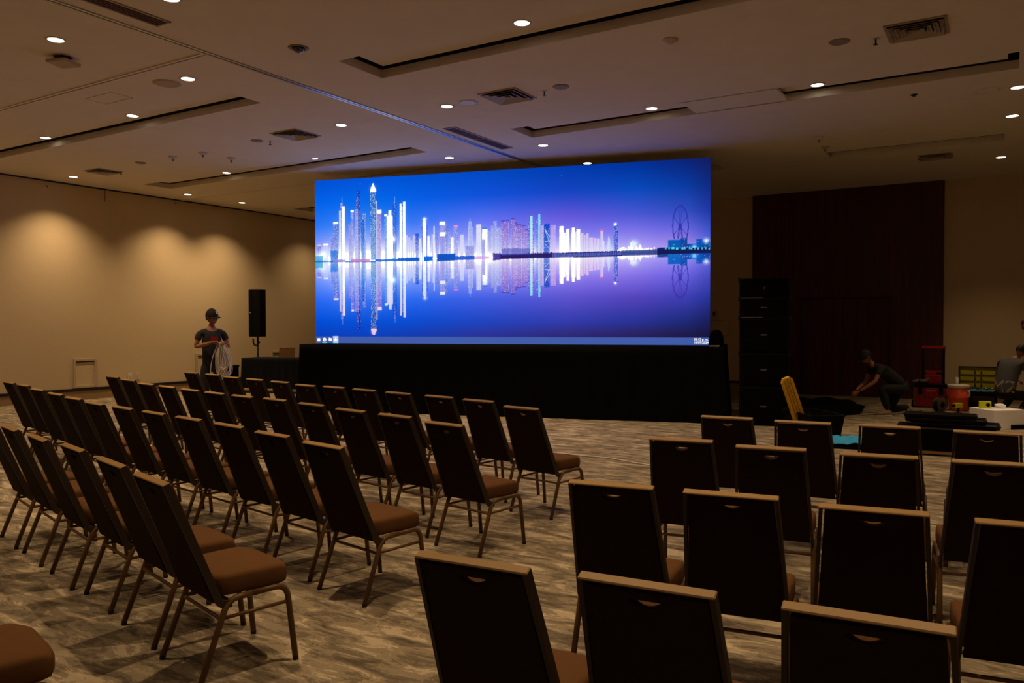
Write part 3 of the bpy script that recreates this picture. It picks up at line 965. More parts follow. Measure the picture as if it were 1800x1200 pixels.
def build_screen():
    linc, W, Hh = paint_screen()
    xs = np.linspace(0, SW, W); zs = np.linspace(0, SH, Hh)
    co = np.zeros((Hh, W, 3)); co[..., 0] = xs[None]; co[..., 2] = zs[:, None]
    idx = np.arange(W * Hh).reshape(Hh, W)
    f = np.stack([idx[:-1, :-1], idx[:-1, 1:], idx[1:, 1:], idx[1:, :-1]], -1).reshape(-1, 4)
    me = bpy.data.meshes.new('display_face')
    me.vertices.add(W * Hh); me.vertices.foreach_set('co', co.ravel())
    n = len(f)
    me.loops.add(n * 4); me.polygons.add(n)
    me.loops.foreach_set('vertex_index', f.ravel().astype(np.int32))
    me.polygons.foreach_set('loop_start', np.arange(0, n * 4, 4, dtype=np.int32))
    me.update(calc_edges=True)
    at = me.color_attributes.new('picture', 'FLOAT_COLOR', 'POINT')
    rgba = np.ones((W * Hh, 4), np.float32); rgba[:, :3] = linc.reshape(-1, 3)
    at.data.foreach_set('color', rgba.ravel())
    m = bpy.data.materials.new('led_display'); m.use_nodes = True
    nt = m.node_tree; nt.nodes.clear()
    a = nt.nodes.new('ShaderNodeAttribute'); a.attribute_name = 'picture'
    e = nt.nodes.new('ShaderNodeEmission'); e.inputs[1].default_value = SCREEN_GAIN
    o = nt.nodes.new('ShaderNodeOutputMaterial')
    nt.links.new(a.outputs['Color'], e.inputs[0]); nt.links.new(e.outputs[0], o.inputs[0])
    obj('display_face', me, m, screen, loc=(0, -.002, 0))
    bm = B(); box(bm, 0, SW, .0, .09, 0, SH); obj('cabinet', bm, M_ledframe, screen)
    M_ui = mat('screen_white', 'ffffff', .5, emit=(1, 1, 1), estr=1.0)
    M_uib = mat('screen_pale_blue', 'b8c8ee', .5, emit=lin('a9bbe6'), estr=1.0)
    M_cy = mat('screen_cyan', '60e0f0', .5, emit=lin('60e0f0'), estr=1.0)
    def plate(nm, x0, x1, z0, z1, m_, y=-.006):
        bm = B(); box(bm, x0, x1, y, -.003, z0, z1); return obj(nm, bm, m_, screen)
    tb = .044 * SH
    # start logo, four panes
    bm = B()
    for a_, b_ in ((0, 0), (1, 0), (0, 1), (1, 1)): box(bm, .035 + a_ * .033, .065 + a_ * .033, -.006, -.003, .04 + b_ * .030, .067 + b_ * .030)
    obj('taskbar_icon', bm, M_ui, screen)
    bm = B(); lathe(bm, [(0, .003), (.038, .003), (.038, 0), (0, 0)], 24, T(.195, -.003, .072) @ RX(PI / 2)); obj('taskbar_icon', bm, M_ui, screen)
    bm = B(); lathe(bm, [(0, .002), (.014, .002), (.014, 0), (0, 0)], 16, T(.203, -.006, .062) @ RX(PI / 2)); obj('taskbar_icon', bm, mat('screen_blue', '2b6fd0', .5, emit=lin('2b6fd0'), estr=1.0), screen)
    plate('taskbar_underline', .145, .25, .002, .012, M_cy)
    plate('taskbar_icon', .29, .355, .045, .10, M_ui); plate('taskbar_icon', .29, .32, .10, .108, M_ui)
    plate('taskbar_highlight', .385, .505, .012, tb, M_uib, -.005); plate('taskbar_underline', .385, .505, .0, .012, M_cy)
    bm = B(); prism(bm, [(.41, .05), (.48, .05), (.465, .085), (.445, .115), (.43, .085)], 0, .002, T(0, -.0055, 0) @ RX(PI / 2)); obj('taskbar_icon', bm, M_ui, screen)
    for s, z in (('03:12 p. m.', .102), ('10/09/2024', .044)):
        me2 = text_mesh(s, .055, .0005, .001)
        obj('clock_text', me2, M_ui, screen, loc=(SW - .15, -.006, z), rot=(PI / 2, 0, 0))
build_screen()

def on_stage(s, d):
    return ST0 + Vector((math.cos(SA) * s - math.sin(SA) * d, math.sin(SA) * s + math.cos(SA) * d, 0))
bm = B()
lathe(bm, [(0, .26), (.05, .258), (.09, .22), (.115, .14), (.13, 0), (0, 0)], 20)
p = on_stage(5.30, .45)
tag(obj('cloth_bundle', bm, M_blackcloth, smooth=True, loc=(p.x, p.y, 1.277)), 'black draped bundle on the stage top at the right end of the screen', 'bundle')

# ---------------------------------------------------------------- loudspeakers
def tower():
    t = thing('speaker_stack', 'tall black loudspeaker stack standing right of the stage', 'loudspeaker', (-3.35, 13.37, 0), R(15))
    w, d = .385, .34
    zs = [0, .64, 1.18, 1.75, 2.06, 2.375]
    for i in range(5):
        z0, z1 = zs[i], zs[i + 1] - .012
        bm = B(); box(bm, -w, w, -d, d, z0, z1, bev=.012)
        cab = obj('speaker_cabinet', bm, M_blackplastic, t)
        bm = B()
        box(bm, -w + .03, w - .03, -d - .012, -d, z0 + .03, z1 - .03, bev=.004)
        obj('grille', bm, mat('black_grille', '020202', .9, spec=.1, bump=.4, bscale=400), cab)
        if i < 4:
            bm = B(); box(bm, -.055, .035, -d - .017, -d - .012, (z0 + z1) / 2 - .012, (z0 + z1) / 2 + .012, bev=.003)
        else:
            bm = B(); box(bm, -.012, .012, -d - .017, -d - .012, (z0 + z1) / 2 - .02, (z0 + z1) / 2 + .02)
        obj('badge', bm, mat('badge_grey', '55524e', .5), cab)
        for s in (-1, 1):
            bm = B(); box(bm, s * w - .02 if s > 0 else -w - .02, s * w + .02 if s > 0 else -w + .02, -d + .02, -d + .08, z1 - .05, z1 + .02)
            obj('rigging_link', bm, M_rubber, cab)
    for z in (1.745, 2.055):
        bm = B(); box(bm, -w + .02, -.02, -d - .004, -d + .01, z - .006, z + .001)
        obj('seam_strip', bm, mat('seam_grey', '6b655c', .6), t)
tower()

def column_speaker():
    t = thing('column_speaker', 'slim tall black speaker on a pole beyond the standing man', 'loudspeaker', (-16.5, 14.3, 0), R(-12))
    bm = B(); lathe(bm, [(0, .03), (.2, .02), (.22, 0), (0, 0)], 28); obj('base', bm, M_black, t)
    bm = B(); tube(bm, [(0, 0, .02), (0, 0, 1.34)], .024, 12); obj('pole', bm, M_black, t, True)
    bm = B(); tube(bm, bez([(-.20, -.02, 1.28), (-.185, -.02, 1.16), (-.12, 0, 1.10), (0, 0, 1.12)]), .022, 8); obj('height_lever', bm, M_black, t, True)
    bm = B(); tube(bm, [(-.02, 0, 1.2), (.07, 0, 1.18)], .03, 8); obj('knob', bm, M_black, t)
    bm = B(); prism(bm, [(-.14, -.17), (.05, -.17), (.15, -.02), (.15, .15), (-.14, .15)], 1.33, 2.56); cab = obj('cabinet', bm, M_blackplastic, t)
    bm = B(); box(bm, -.13, .04, -.18, -.17, 1.36, 2.53); obj('grille', bm, MATS['black_grille'], cab)
    bm = B(); box(bm, -.06, -.02, -.186, -.18, 1.94, 1.955); obj('badge', bm, M_white, cab)
column_speaker()

# low riser with skirted table and chair, left of the stage
RT = R(15)
t = thing('low_riser', 'low platform with a pale edge under the skirted table', 'platform', (-14.75, 13.95, 0), RT)
bm = B(); box(bm, -1.05, 1.5, -.62, .95, .055, .10); obj('top', bm, M_base, t)
bm = B(); box(bm, -1.03, 1.48, -.60, .93, .0, .055); obj('base', bm, M_trim, t)
t = thing('skirted_table', 'table covered to the ground in black cloth left of the stage', 'table', (-15.0, 13.80, .10), RT)
bm = B(); draped(bm, -.95, 1.25, -.36, .36, .0, .735, amp=.012, period=.2, flare=.03); obj('tablecloth', bm, mat('navy_black_cloth', '0d0f16', .9, spec=.15), t, True)
bm = B(); box(bm, -.92, 1.22, -.33, .33, .69, .725); obj('tabletop', bm, M_blackplastic, t)
t = thing('black_crate', 'low black crate at the left end of the skirted table', 'crate', (-16.25, 13.12, 0), RT)
bm = B(); box(bm, -.24, .20, -.2, .2, .0, .60, bev=.015); obj('body', bm, M_blackplastic, t)
bm = B(); box(bm, -.25, .21, -.21, .21, .60, .65, bev=.01); obj('lid', bm, M_blackplastic, t)

# ---------------------------------------------------------------- chairs
def make_chair():
    t = thing('banquet_chair', 'x', 'chair')
    # seat cushion
    bm = B()
    n, m_ = 18, 18
    def prof(a):      # rounded rectangle, a in 0..2pi -> unit square-ish (superellipse)
        c, s = math.cos(a), math.sin(a)
        k = 6.5
        r = 1 / ((abs(c) ** k + abs(s) ** k) ** (1 / k))
        return c * r, s * r
    rings = []
    NA = 40
    for (sc, z) in ((.0, .385), (.88, .385), (.98, .389), (1.0, .405), (1.005, .435), (1.0, .462), (.975, .477), (.90, .485), (.6, .491), (.3, .494), (0, .495)):
        if sc == 0:
            rings.append([bm.verts.new((0, .0, z))]); continue
        r_ = []
        for k in range(NA):
            x, y = prof(2 * PI * k / NA)
            wy = .208 if y > 0 else .172
            hw = .222 if y > 0 else .215
            zz = z - (0.012 if (y > .8 and z > .45) else 0)
            r_.append(bm.verts.new((x * hw * sc, y * wy * sc + .0, zz)))
        rings.append(r_)
    for a, b in zip(rings, rings[1:]):
        for k in range(NA):
            k2 = (k + 1) % NA
            if len(a) == 1: bm.faces.new((a[0], b[k2], b[k]))
            elif len(b) == 1: bm.faces.new((a[k], a[k2], b[0]))
            else: bm.faces.new((a[k], a[k2], b[k2], b[k]))
    bmesh.ops.recalc_face_normals(bm, faces=bm.faces)
    obj('seat', bm, M_seat, t, True)
    # back: local panel coordinates, a across, b up the slope
    top = Vector((0, -.378, .935)); bot = Vector((0, -.178, .40))
    L = (top - bot).length
    up = (top - bot).normalized()
    across = Vector((1, 0, 0)); nrm = across.cross(up)          # points forward/up? fixed below
    if nrm.y < 0: nrm = -nrm
    M = Matrix((across, up, nrm)).transposed().to_4x4()
    if M.determinant() < 0:
        pass
    M.translation = bot
    def outl(w0, w1, b0, b1): return [(-w0, b0), (w0, b0), (w1, b1), (-w1, b1)]
    hb = L - .048
    hole = [(-.046, hb)] + [(.046 * math.cos(a), hb - .030 * math.sin(a)) for a in [PI - PI * k / 10 for k in range(1, 10)]] + [(.046, hb)]
    bm = B(); prism(bm, outl(.203, .170, .02, L - .022), .0, .030, M, hole)
    obj('backrest', bm, M_seat, t)
    bm = B(); prism(bm, outl(.202, .170, -.035, L - .022), -.012, .0, M, hole)
    obj('back_panel', bm, M_back, t)
    # flat band frame of the back: uprights and top bar
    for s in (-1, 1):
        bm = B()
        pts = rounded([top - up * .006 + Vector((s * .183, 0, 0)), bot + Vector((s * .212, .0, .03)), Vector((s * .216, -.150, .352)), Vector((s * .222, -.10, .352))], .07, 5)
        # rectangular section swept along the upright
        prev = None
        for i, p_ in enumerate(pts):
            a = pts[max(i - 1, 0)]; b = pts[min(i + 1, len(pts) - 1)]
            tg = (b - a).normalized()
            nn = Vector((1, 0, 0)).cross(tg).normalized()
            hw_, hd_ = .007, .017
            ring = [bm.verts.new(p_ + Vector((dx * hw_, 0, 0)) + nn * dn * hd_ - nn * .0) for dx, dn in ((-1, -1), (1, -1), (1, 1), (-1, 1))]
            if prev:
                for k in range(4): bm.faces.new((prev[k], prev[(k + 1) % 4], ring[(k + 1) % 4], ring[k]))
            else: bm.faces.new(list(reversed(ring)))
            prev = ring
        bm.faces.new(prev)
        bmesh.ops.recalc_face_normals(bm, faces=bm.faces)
        obj('side_rail', bm, M_railshade, t)
    bm = B()
    box(bm, -.191, .191, -.0175, .0175, -.008, .0, Matrix.Translation(top) @ Matrix((across, nrm, up)).transposed().to_4x4(), bev=.003, seg=1)
    tr = obj('top_rail', bm, M_bronze, t)
    tr['label'] = 'bronze top rail'
    # legs, each its own tube; the front leg carries the side rail
    for s in (-1, 1):
        bm = B(); tube(bm, rounded([(s * .226, .218, .015), (s * .218, .178, .378), (s * .216, .0, .374)], .065, 6), .0145, 10, sx=1.0)
        lg = obj('leg', bm, M_leg, t, True)
        bm = B(); tube(bm, [(s * .2265, .219, 0), (s * .226, .2175, .02)], .0145, 10); obj('foot_cap', bm, M_rubber, lg)
    for s in (-1, 1):
        bm = B(); tube(bm, rounded([(s * .226, -.250, .015), (s * .218, -.115, .37), (s * .216, .0, .374)], .075, 6), .0145, 10)
        lg = obj('leg', bm, M_leg, t, True)
        bm = B(); tube(bm, [(s * .2265, -.252, 0), (s * .226, -.248, .02)], .0145, 10); obj('foot_cap', bm, M_rubber, lg)
        bm = B(); tube(bm, [(s * .221, -.148, .29), (s * .221, .190, .295)], .009, 8); obj('stretcher', bm, M_leg, t, True)
    for y, z in ((-.10, .355), (-.148, .288)):
        bm = B(); tube(bm, [(-.218, y, z), (.218, y, z)], .009, 8); obj('cross_bar', bm, M_leg, t, True)
    return t

ROWS = {'L1': [[-10.138, 7.969], [-9.493, 7.838], [-8.786, 7.577], [-8.149, 7.432], [-7.517, 7.275], [-6.839, 7.043], [-6.356, 7.004], [-5.798, 6.887], [-5.228, 6.767], [-4.618, 6.649], [-4.057, 6.499], [-3.39, 6.15]],
 'L2': [[-10.283, 6.834], [-9.471, 6.543], [-8.646, 6.237], [-8.053, 6.09], [-7.424, 5.932], [-6.868, 5.813], [-6.311, 5.7], [-5.771, 5.625], [-5.123, 5.459], [-4.493, 5.276], [-3.922, 5.154], [-3.29, 4.935]],
 'L3': [[-10.349, 5.536], [-9.736, 5.387], [-8.913, 5.115], [-8.188, 4.907], [-7.539, 4.723], [-6.868, 4.531], [-6.305, 4.437], [-5.716, 4.326], [-5.139, 4.22], [-4.539, 4.1], [-3.923, 3.939], [-3.309, 3.768]],
 'L4': [[-6.28, 3.37], [-5.683, 3.229], [-5.032, 3.069], [-4.444, 2.954], [-3.785, 2.774], [-3.207, 2.605]],
 'L5': [[-3.10, 1.42]],
 'R1': [[-1.791, 6.333], [-1.242, 6.314], [-0.685, 6.378], [-0.109, 6.353]],
 'R2': [[-1.713, 5.037], [-1.17, 4.991], [-0.614, 5.012], [-0.085, 5.06]],
 'R3': [[-1.509, 3.571], [-1.003, 3.634], [-0.465, 3.642], [0.056, 3.677]],
 'R4': [[-1.357, 2.313], [-0.841, 2.386], [-0.3, 2.43]]}
TH = dict(L1=-10, L2=-11, L3=-11, L4=-15, L5=-15, R1=4, R2=8, R3=8, R4=4)
ORD = ['', 'second', 'third', 'fourth', 'fifth', 'sixth', 'seventh', 'eighth', 'ninth', 'tenth', 'eleventh', 'twelfth']
RN = {'L1': 'front row', 'L2': 'second row', 'L3': 'third row', 'L4': 'fourth row', 'R1': 'front row', 'R2': 'second row', 'R3': 'third row', 'R4': 'nearest row'}
chair0 = make_chair()
used = False
for row, lst in ROWS.items():
    for i, (x, y) in enumerate(lst):
        o = copy_tree(chair0) if used else chair0
        used = True
        o.location = (x, y, 0)
        o.rotation_euler = (0, 0, R(TH[row]))
        left = row[0] == 'L'
        k = (len(lst) - 1 - i) if left else i
        if row == 'L5':
            o['label'] = 'brown chair at bottom left corner, only its seat in view'
        else:
            pos = 'at the aisle' if k == 0 else ORD[k] + ' from the aisle'
            o['label'] = 'brown banquet chair %s, %s of the %s block' % (pos, RN[row], 'left' if left else 'right')
        o['group'] = 'banquet chairs in the %s block' % ('left' if left else 'right')
# the chair behind the skirted table, facing the room
o = copy_tree(chair0)
o.location = (-15.59, 14.39, .108)
o.rotation_euler = (0, 0, R(40 + 180))
o['label'] = 'brown chair alone behind the black skirted table, facing the room'
if 'group' in o: del o['group']

# ---------------------------------------------------------------- people
def skin_mesh(verts, edges, sub=1):
    """verts: (x,y,z,rx[,ry]); grows a skin surface, returns a mesh"""
    me = bpy.data.meshes.new('sk')
    me.from_pydata([v[:3] for v in verts], edges, [])
    o = bpy.data.objects.new('sk', me)
    C.objects.link(o)
    md = o.modifiers.new('skin', 'SKIN')
    md.use_smooth_shade = True
    sv = me.skin_vertices[0].data
    for i, v in enumerate(verts):
        sv[i].radius = (v[3], v[4] if len(v) > 4 else v[3])
    sv[0].use_root = True
    ss = o.modifiers.new('sub', 'SUBSURF'); ss.levels = sub; ss.render_levels = sub
    dg = bpy.context.evaluated_depsgraph_get()
    out = bpy.data.meshes.new_from_object(o.evaluated_get(dg))
    bpy.data.objects.remove(o)
    return out

def chain(vs, es, pts, root=None):
    """append a chain, optionally joined to vertex index root; returns indices"""
    ids = []
    prev = root
    for p in pts:
        vs.append(tuple(p)); i = len(vs) - 1
        if prev is not None: es.append((prev, i))
        prev = i; ids.append(i)
    return ids

def head_bm(M):
    t = bmesh.new()
    bmesh.ops.create_icosphere(t, subdivisions=4, radius=1)
    for v in t.verts:
        x, y, z = v.co
        sx, sy, sz = .076, .098, .118
        jaw = max(0, -z - .1)
        fx = 1 - .38 * jaw
        X_, Y_, Z_ = x * sx * fx, y * sy, z * sz
        if y > 0 and z < -.1: Y_ += .012 * jaw                      # chin
        if y < 0 and z < -.2: Y_ *= 1 - .35 * jaw                   # nape
        if y > .6:
            nose = math.exp(-((x / .16) ** 2)) * (math.exp(-(((z + .12) / .16) ** 2)))
            bridge = math.exp(-((x / .12) ** 2)) * math.exp(-(((z - .1) / .2) ** 2))
            Y_ += .024 * nose + .010 * bridge
            for s in (-1, 1):
                Y_ -= .010 * math.exp(-(((x - s * .36) / .16) ** 2) - ((z - .06) / .1) ** 2)
            Y_ += .006 * math.exp(-((x / .7) ** 2) - ((z - .24) / .07) ** 2)   # brow
            Y_ += .006 * math.exp(-((x / .25) ** 2) - ((z + .40) / .05) ** 2)  # upper lip
            Y_ += .006 * math.exp(-((x / .22) ** 2) - ((z + .52) / .05) ** 2)  # lower lip
            Y_ -= .005 * math.exp(-((x / .26) ** 2) - ((z + .46) / .03) ** 2)
        v.co = (X_, Y_, Z_)
    for s in (-1, 1):                                               # ears
        e = bmesh.new()
        bmesh.ops.create_icosphere(e, subdivisions=2, radius=1)
        bmesh.ops.transform(e, matrix=T(s * .077, -.008, -.005) @ RZ(s * .35) @ Matrix.Diagonal((.010, .020, .032, 1)), verts=e.verts)
        merge(t, e)
    bmesh.ops.transform(t, matrix=M, verts=t.verts)
    return t

def hand_bm(M, side=1, curl=.6):
    """wrist at the origin, fingers along +Z, palm facing +Y; thumb on side*X"""
    t = bmesh.new()
    p = bmesh.new()
    bmesh.ops.create_icosphere(p, subdivisions=3, radius=1)
    bmesh.ops.transform(p, matrix=T(0, 0, .048) @ Matrix.Diagonal((.040, .016, .054, 1)), verts=p.verts)
    merge(t, p)
    for k, (x, l) in enumerate(((.028, .066), (.010, .076), (-.009, .071), (-.027, .056))):
        pts = [Vector((side * x, 0, .075))]
        a = 0
        for q, f in enumerate((.42, .32, .26)):
            a += curl * (.5, .9, .7)[q]
            pts.append(pts[-1] + Vector((0, math.sin(a), math.cos(a))) * l * f)
        tube(t, pts, [.0095, .009, .008, .0065], 8)
    pts = [Vector((side * .030, .004, .025)), Vector((side * .050, .014, .048)), Vector((side * .055, .026, .070)), Vector((side * .048, .038, .086))]
    tube(t, pts, [.012, .011, .0095, .007], 8)
    bmesh.ops.transform(t, matrix=M, verts=t.verts)
    return t

def aim(p, direction, palm):
    z = Vector(direction).normalized()
    y = Vector(palm); y = (y - z * y.dot(z)).normalized()
    x = y.cross(z)
    m = Matrix((x, y, z)).transposed().to_4x4(); m.translation = Vector(p)
    return m

def scaled(chain_, f): return [tuple(list(c[:3]) + [r * f for r in c[3:]]) for c in chain_]

def make_person(name, label, loc, rz, J, shirt_m, trouser_m, shoe_m, hair_m, cap=None, hair=True, sleeve=.55, group=None):
    """J: dict of joints (local coordinates, x right, y forward, z up)"""
    V3 = lambda k: Vector(J[k])
    t = thing(name, label, 'person', loc, rz, group)
    vs, es = [], []
    pel, bel, che, nek = V3('pelvis'), V3('belly'), V3('chest'), V3('neck')
    hd = V3('head')
    # body under the clothes: one continuous surface
    ids = chain(vs, es, [(*pel, .09, .085), (*bel, .11, .088), (*che, .145, .10), (*(che + (nek - che) * .62), .10, .075), (*nek, .052, .055), (*(nek + (hd - nek) * .5), .05, .055)])
    for s in ('l', 'r'):
        sh, el, wr, hn = V3('sh_' + s), V3('el_' + s), V3('wr_' + s), V3('wr_' + s)
        chain(vs, es, [(*sh, .055), (*(sh + (el - sh) * .5), .045), (*el, .037), (*(el + (wr - el) * .35), .038), (*wr, .024, .03)], ids[3])
        hp, kn, an = V3('hip_' + s), V3('kn_' + s), V3('an_' + s)
        chain(vs, es, [(*hp, .06), (*(hp + (kn - hp) * .5), .065), (*kn, .053), (*(kn + (an - kn) * .35), .055), (*an, .036)], ids[0])
    me = skin_mesh(vs, es, 1)
    bm = B(); bm.from_mesh(me)
    zax = (hd - nek); fw = Vector(J.get('look', (0, 1, 0)))
    zx = zax.normalized(); fy = (fw - zx * fw.dot(zx)).normalized(); xx = fy.cross(zx)
    HM = Matrix((xx, fy, zx)).transposed().to_4x4(); HM.translation = hd
    merge(bm, head_bm(HM))
    for s, sd in (('l', 1), ('r', -1)):
        wr, el = V3('wr_' + s), V3('el_' + s)
        merge(bm, hand_bm(aim(wr, Vector(J['hd_' + s]) if ('hd_' + s) in J else (wr - el), J.get('palm_' + s, (0, 1, 0))), sd, J.get('curl', .8)))
    obj('body', bm, M_skin, t, True)
    # shirt
    vs, es = [], []
    bk = J.get('bulk', 1.0)
    ids = chain(vs, es, [(*(pel + (bel - pel) * J.get('hem', -.15)), .165 * bk, .125 * bk), (*bel, .165 * bk, .125 * bk), (*che, .18 * bk, .125 * bk), (*(che + (nek - che) * .58), .125 * bk, .09 * bk), (*(nek - (nek - che) * .02), .062, .062)])
    for s in ('l', 'r'):
        sh, el = V3('sh_' + s), V3('el_' + s)
        chain(vs, es, [(*sh, .060), (*(sh + (el - sh) * (sleeve * .5)), .062), (*(sh + (el - sh) * sleeve), .064)], ids[3])
    sm = skin_mesh(vs, es, 2)
    shirt = obj('shirt', sm, shirt_m, t, True)
    # trousers
    vs, es = [], []
    ids = chain(vs, es, [(*(pel + (bel - pel) * .6), .15, .12), (*pel, .155, .13)])
    for s in ('l', 'r'):
        hp, kn, an = V3('hip_' + s), V3('kn_' + s), V3('an_' + s)
        chain(vs, es, [(*hp, .105), (*(hp + (kn - hp) * .5), .092), (*kn, .072), (*(kn + (an - kn) * .4), .072), (*(an + (kn - an) * .04), .06)], ids[1])
    obj('trousers', skin_mesh(vs, es, 1), trouser_m, t, True)
    for s in ('l', 'r'):
        an = V3('an_' + s); toe = V3('toe_' + s)
        dr = (toe - an); L_ = dr.length
        up_ = Vector(J.get('footup_' + s, (0, 0, 1)))
        y = dr.normalized(); z = (up_ - y * up_.dot(y)).normalized(); x = y.cross(z)
        FM = Matrix((x, y, z)).transposed().to_4x4(); FM.translation = an
        bm = B()
        b2 = bmesh.new(); bmesh.ops.create_icosphere(b2, subdivisions=3, radius=1)
        for v in b2.verts:
            yy = v.co.y
            v.co = Vector((v.co.x * (.046 + .006 * yy), yy * .145 + .075, v.co.z * (.048 - .018 * yy) + (-.035 - .006 * yy)))
            v.co.z = max(v.co.z, -.072)
        bmesh.ops.transform(b2, matrix=FM, verts=b2.verts)
        merge(bm, b2)
        sh_ = obj('shoe', bm, shoe_m, t, True)
        bm = B(); prism(bm, [(.05 * math.cos(a) * (1 - .06 * math.sin(a)), .145 * math.sin(a) + .075) for a in [2 * PI * k / 20 for k in range(20)]], -.084, -.068, FM)
        obj('sole', bm, M_coolwhite, sh_)
    if hair:
        bm = B()
        h = bmesh.new(); bmesh.ops.create_icosphere(h, subdivisions=4, radius=1)
        kill = [v for v in h.verts if (v.co.z < -.45) or (v.co.y > .55 and v.co.z < .55) or (v.co.z < .0 and v.co.y > .15)]
        bmesh.ops.delete(h, geom=kill, context='VERTS')
        for v in h.verts:
            k_ = 1 + .02 * noise.noise(v.co * 9)
            v.co = Vector((v.co.x * .0835 * k_, v.co.y * .106 * k_ - .002, v.co.z * .126 * k_))
        bmesh.ops.transform(h, matrix=HM, verts=h.verts)
        merge(bm, h)
        ho = obj('hair', bm, hair_m, t, True)
        md = ho.modifiers.new('thick', 'SOLIDIFY'); md.thickness = .006; md.offset = -1
    if cap:
        bm = B()
        h = bmesh.new(); bmesh.ops.create_icosphere(h, subdivisions=4, radius=1)
        bmesh.ops.delete(h, geom=[v for v in h.verts if v.co.z < .12], context='VERTS')
        for v in h.verts: v.co = Vector((v.co.x * .090, v.co.y * .112 - .002, v.co.z * .145))
        merge(bm, h)
        bmesh.ops.transform(bm, matrix=HM, verts=bm.verts)
        co_ = obj('cap', bm, cap['m'], t, True)
        md = co_.modifiers.new('thick', 'SOLIDIFY'); md.thickness = .004; md.offset = -1
        bm = B()
        sgn = -1 if cap.get('back') else 1
        N_ = 14
        a_ = [bm.verts.new((.086 * math.cos(PI * k / N_), sgn * (.075 * math.sin(PI * k / N_) + .03), .022 - .01 * abs(math.cos(PI * k / N_)))) for k in range(N_ + 1)]
        b_ = [bm.verts.new((.084 * math.cos(PI * k / N_), sgn * (.150 * math.sin(PI * k / N_) + .03), .010 - .018 * abs(math.cos(PI * k / N_)))) for k in range(N_ + 1)]
        for k in range(N_): bm.faces.new((a_[k], a_[k + 1], b_[k + 1], b_[k]))
        bmesh.ops.transform(bm, matrix=HM, verts=bm.verts)
        vo = obj('visor', bm, cap['m'], co_, True)
        md = vo.modifiers.new('thick', 'SOLIDIFY'); md.thickness = .005
        if cap.get('patch'):
            bm = B(); box(bm, -.030, .030, -.003, .003, -.024, .024, HM @ T(0, .101, .088) @ RX(.62), bev=.002)
            pt_ = obj('patch', bm, M_white, co_)
            bm = B(); box(bm, -.012, .012, -.003, .005, -.010, .010, HM @ T(0, .101, .088) @ RX(.62)); obj('patch_mark', bm, M_black, pt_)
    return t, shirt, HM

M_navy = mat('charcoal_tshirt', '2c2b2d', .9)
M_jean = mat('dark_jeans', '1f1d1d', .9)
M_shoe = mat('tan_shoe', '8d7658', .7)
M_hair = mat('dark_hair', '0c0908', .6)
M_cap = mat('black_cap', '17150f', .8)

# standing man coiling cable
Jm = dict(pelvis=(0, 0, 1.0), belly=(0, .01, 1.18), chest=(0, 0, 1.38), neck=(0, .0, 1.60), head=(.0, .03, 1.765),
          sh_r=(.19, .0, 1.50), el_r=(.26, .02, 1.27), wr_r=(.06, .24, 1.35), sh_l=(-.19, .0, 1.50), el_l=(-.265, .02, 1.27), wr_l=(-.16, .25, 1.34),
          hd_l=(.6, .5, .05), hd_r=(-.9, .35, .1), palm_l=(0, .2, -1), palm_r=(0, .3, -1), curl=1.0,
          hip_r=(.10, 0, .98), kn_r=(.12, .04, .53), an_r=(.13, .0, .085), toe_r=(.16, .2, .075),
          hip_l=(-.10, 0, .98), kn_l=(-.12, .03, .53), an_l=(-.13, -.02, .085), toe_l=(-.17, .18, .075), look=(-.6, .75, -.1), hem=-.9)
MPOS = Vector((-11.2, 8.74, 0))
man, mshirt, _ = make_person('standing_person', 'man in black cap and dark t-shirt holding a white cable coil by the wall', MPOS, R(246),
            Jm, M_navy, M_jean, M_shoe, M_hair, cap=dict(m=M_cap, patch=True))
bm = B()
box(bm, -.05, .07, 0, .004, -.045, .045); box(bm, .075, .12, 0, .004, -.08, -.03)
tr = obj('shirt_print', bm, mat('red_print', 'a01f24', .8), man, loc=(-.02, .132, 1.40))

def local_to_world(o_loc, rz, p):
    return Vector(o_loc) + RZ(rz) @ Vector(p)
# the coil hangs from his hands
def cable_coil():
    bm = B()
    rnd = random.Random(5)
    base = Vector((-.08, .28, 1.35))
    for k in range(26):
        w_ = rnd.uniform(.03, .15); l_ = rnd.uniform(.42, .62); sk = rnd.uniform(-.04, .12)
        yy = rnd.uniform(-.05, .05)
        ph = rnd.uniform(-.015, .015)
        pts = []
        for q in range(28):
            a = 2 * PI * q / 28
            zz = -l_ / 2 * (1 - math.cos(a))
            ww = w_ * math.sin(a) * (.25 + .75 * (-zz / l_))
            pts.append(base + Vector((-(ww + sk * (-zz / l_)) + ph, yy * (-zz / l_) + .02 * math.sin(a + k), zz + rnd.uniform(-.004, .004))))
        tube(bm, pts, .0055, 6, closed=True)
    # two loose wide loops
    for w_, l_, c in ((.20, .56, -.07), (.13, .60, .13)):
        pts = []
        for q in range(40):
            a = 2 * PI * q / 40
            zz = -l_ / 2 * (1 - math.cos(a))
            pts.append(base + Vector((c * (1 - math.cos(a)) / 2 - w_ * .55 * math.sin(a), .05 * math.sin(a), zz)))
        tube(bm, pts, .0055, 6, closed=True)
    tube(bm, bez([base + Vector((-.10, .02, -.5)), base + Vector((-.14, .04, -.85)), base + Vector((-.16, .06, -1.2)), base + Vector((-.25, .15, -1.345)), base + Vector((-.6, .3, -1.352)), base + Vector((-1.0, .2, -1.352))], 10), .0055, 6)
    o_ = obj('cable_coil', bm, M_cable, smooth=True, loc=MPOS, rot=(0, 0, R(246)))
    tag(o_, 'bundle of white cable loops hanging from the standing man\'s hands', 'cable')
cable_coil()

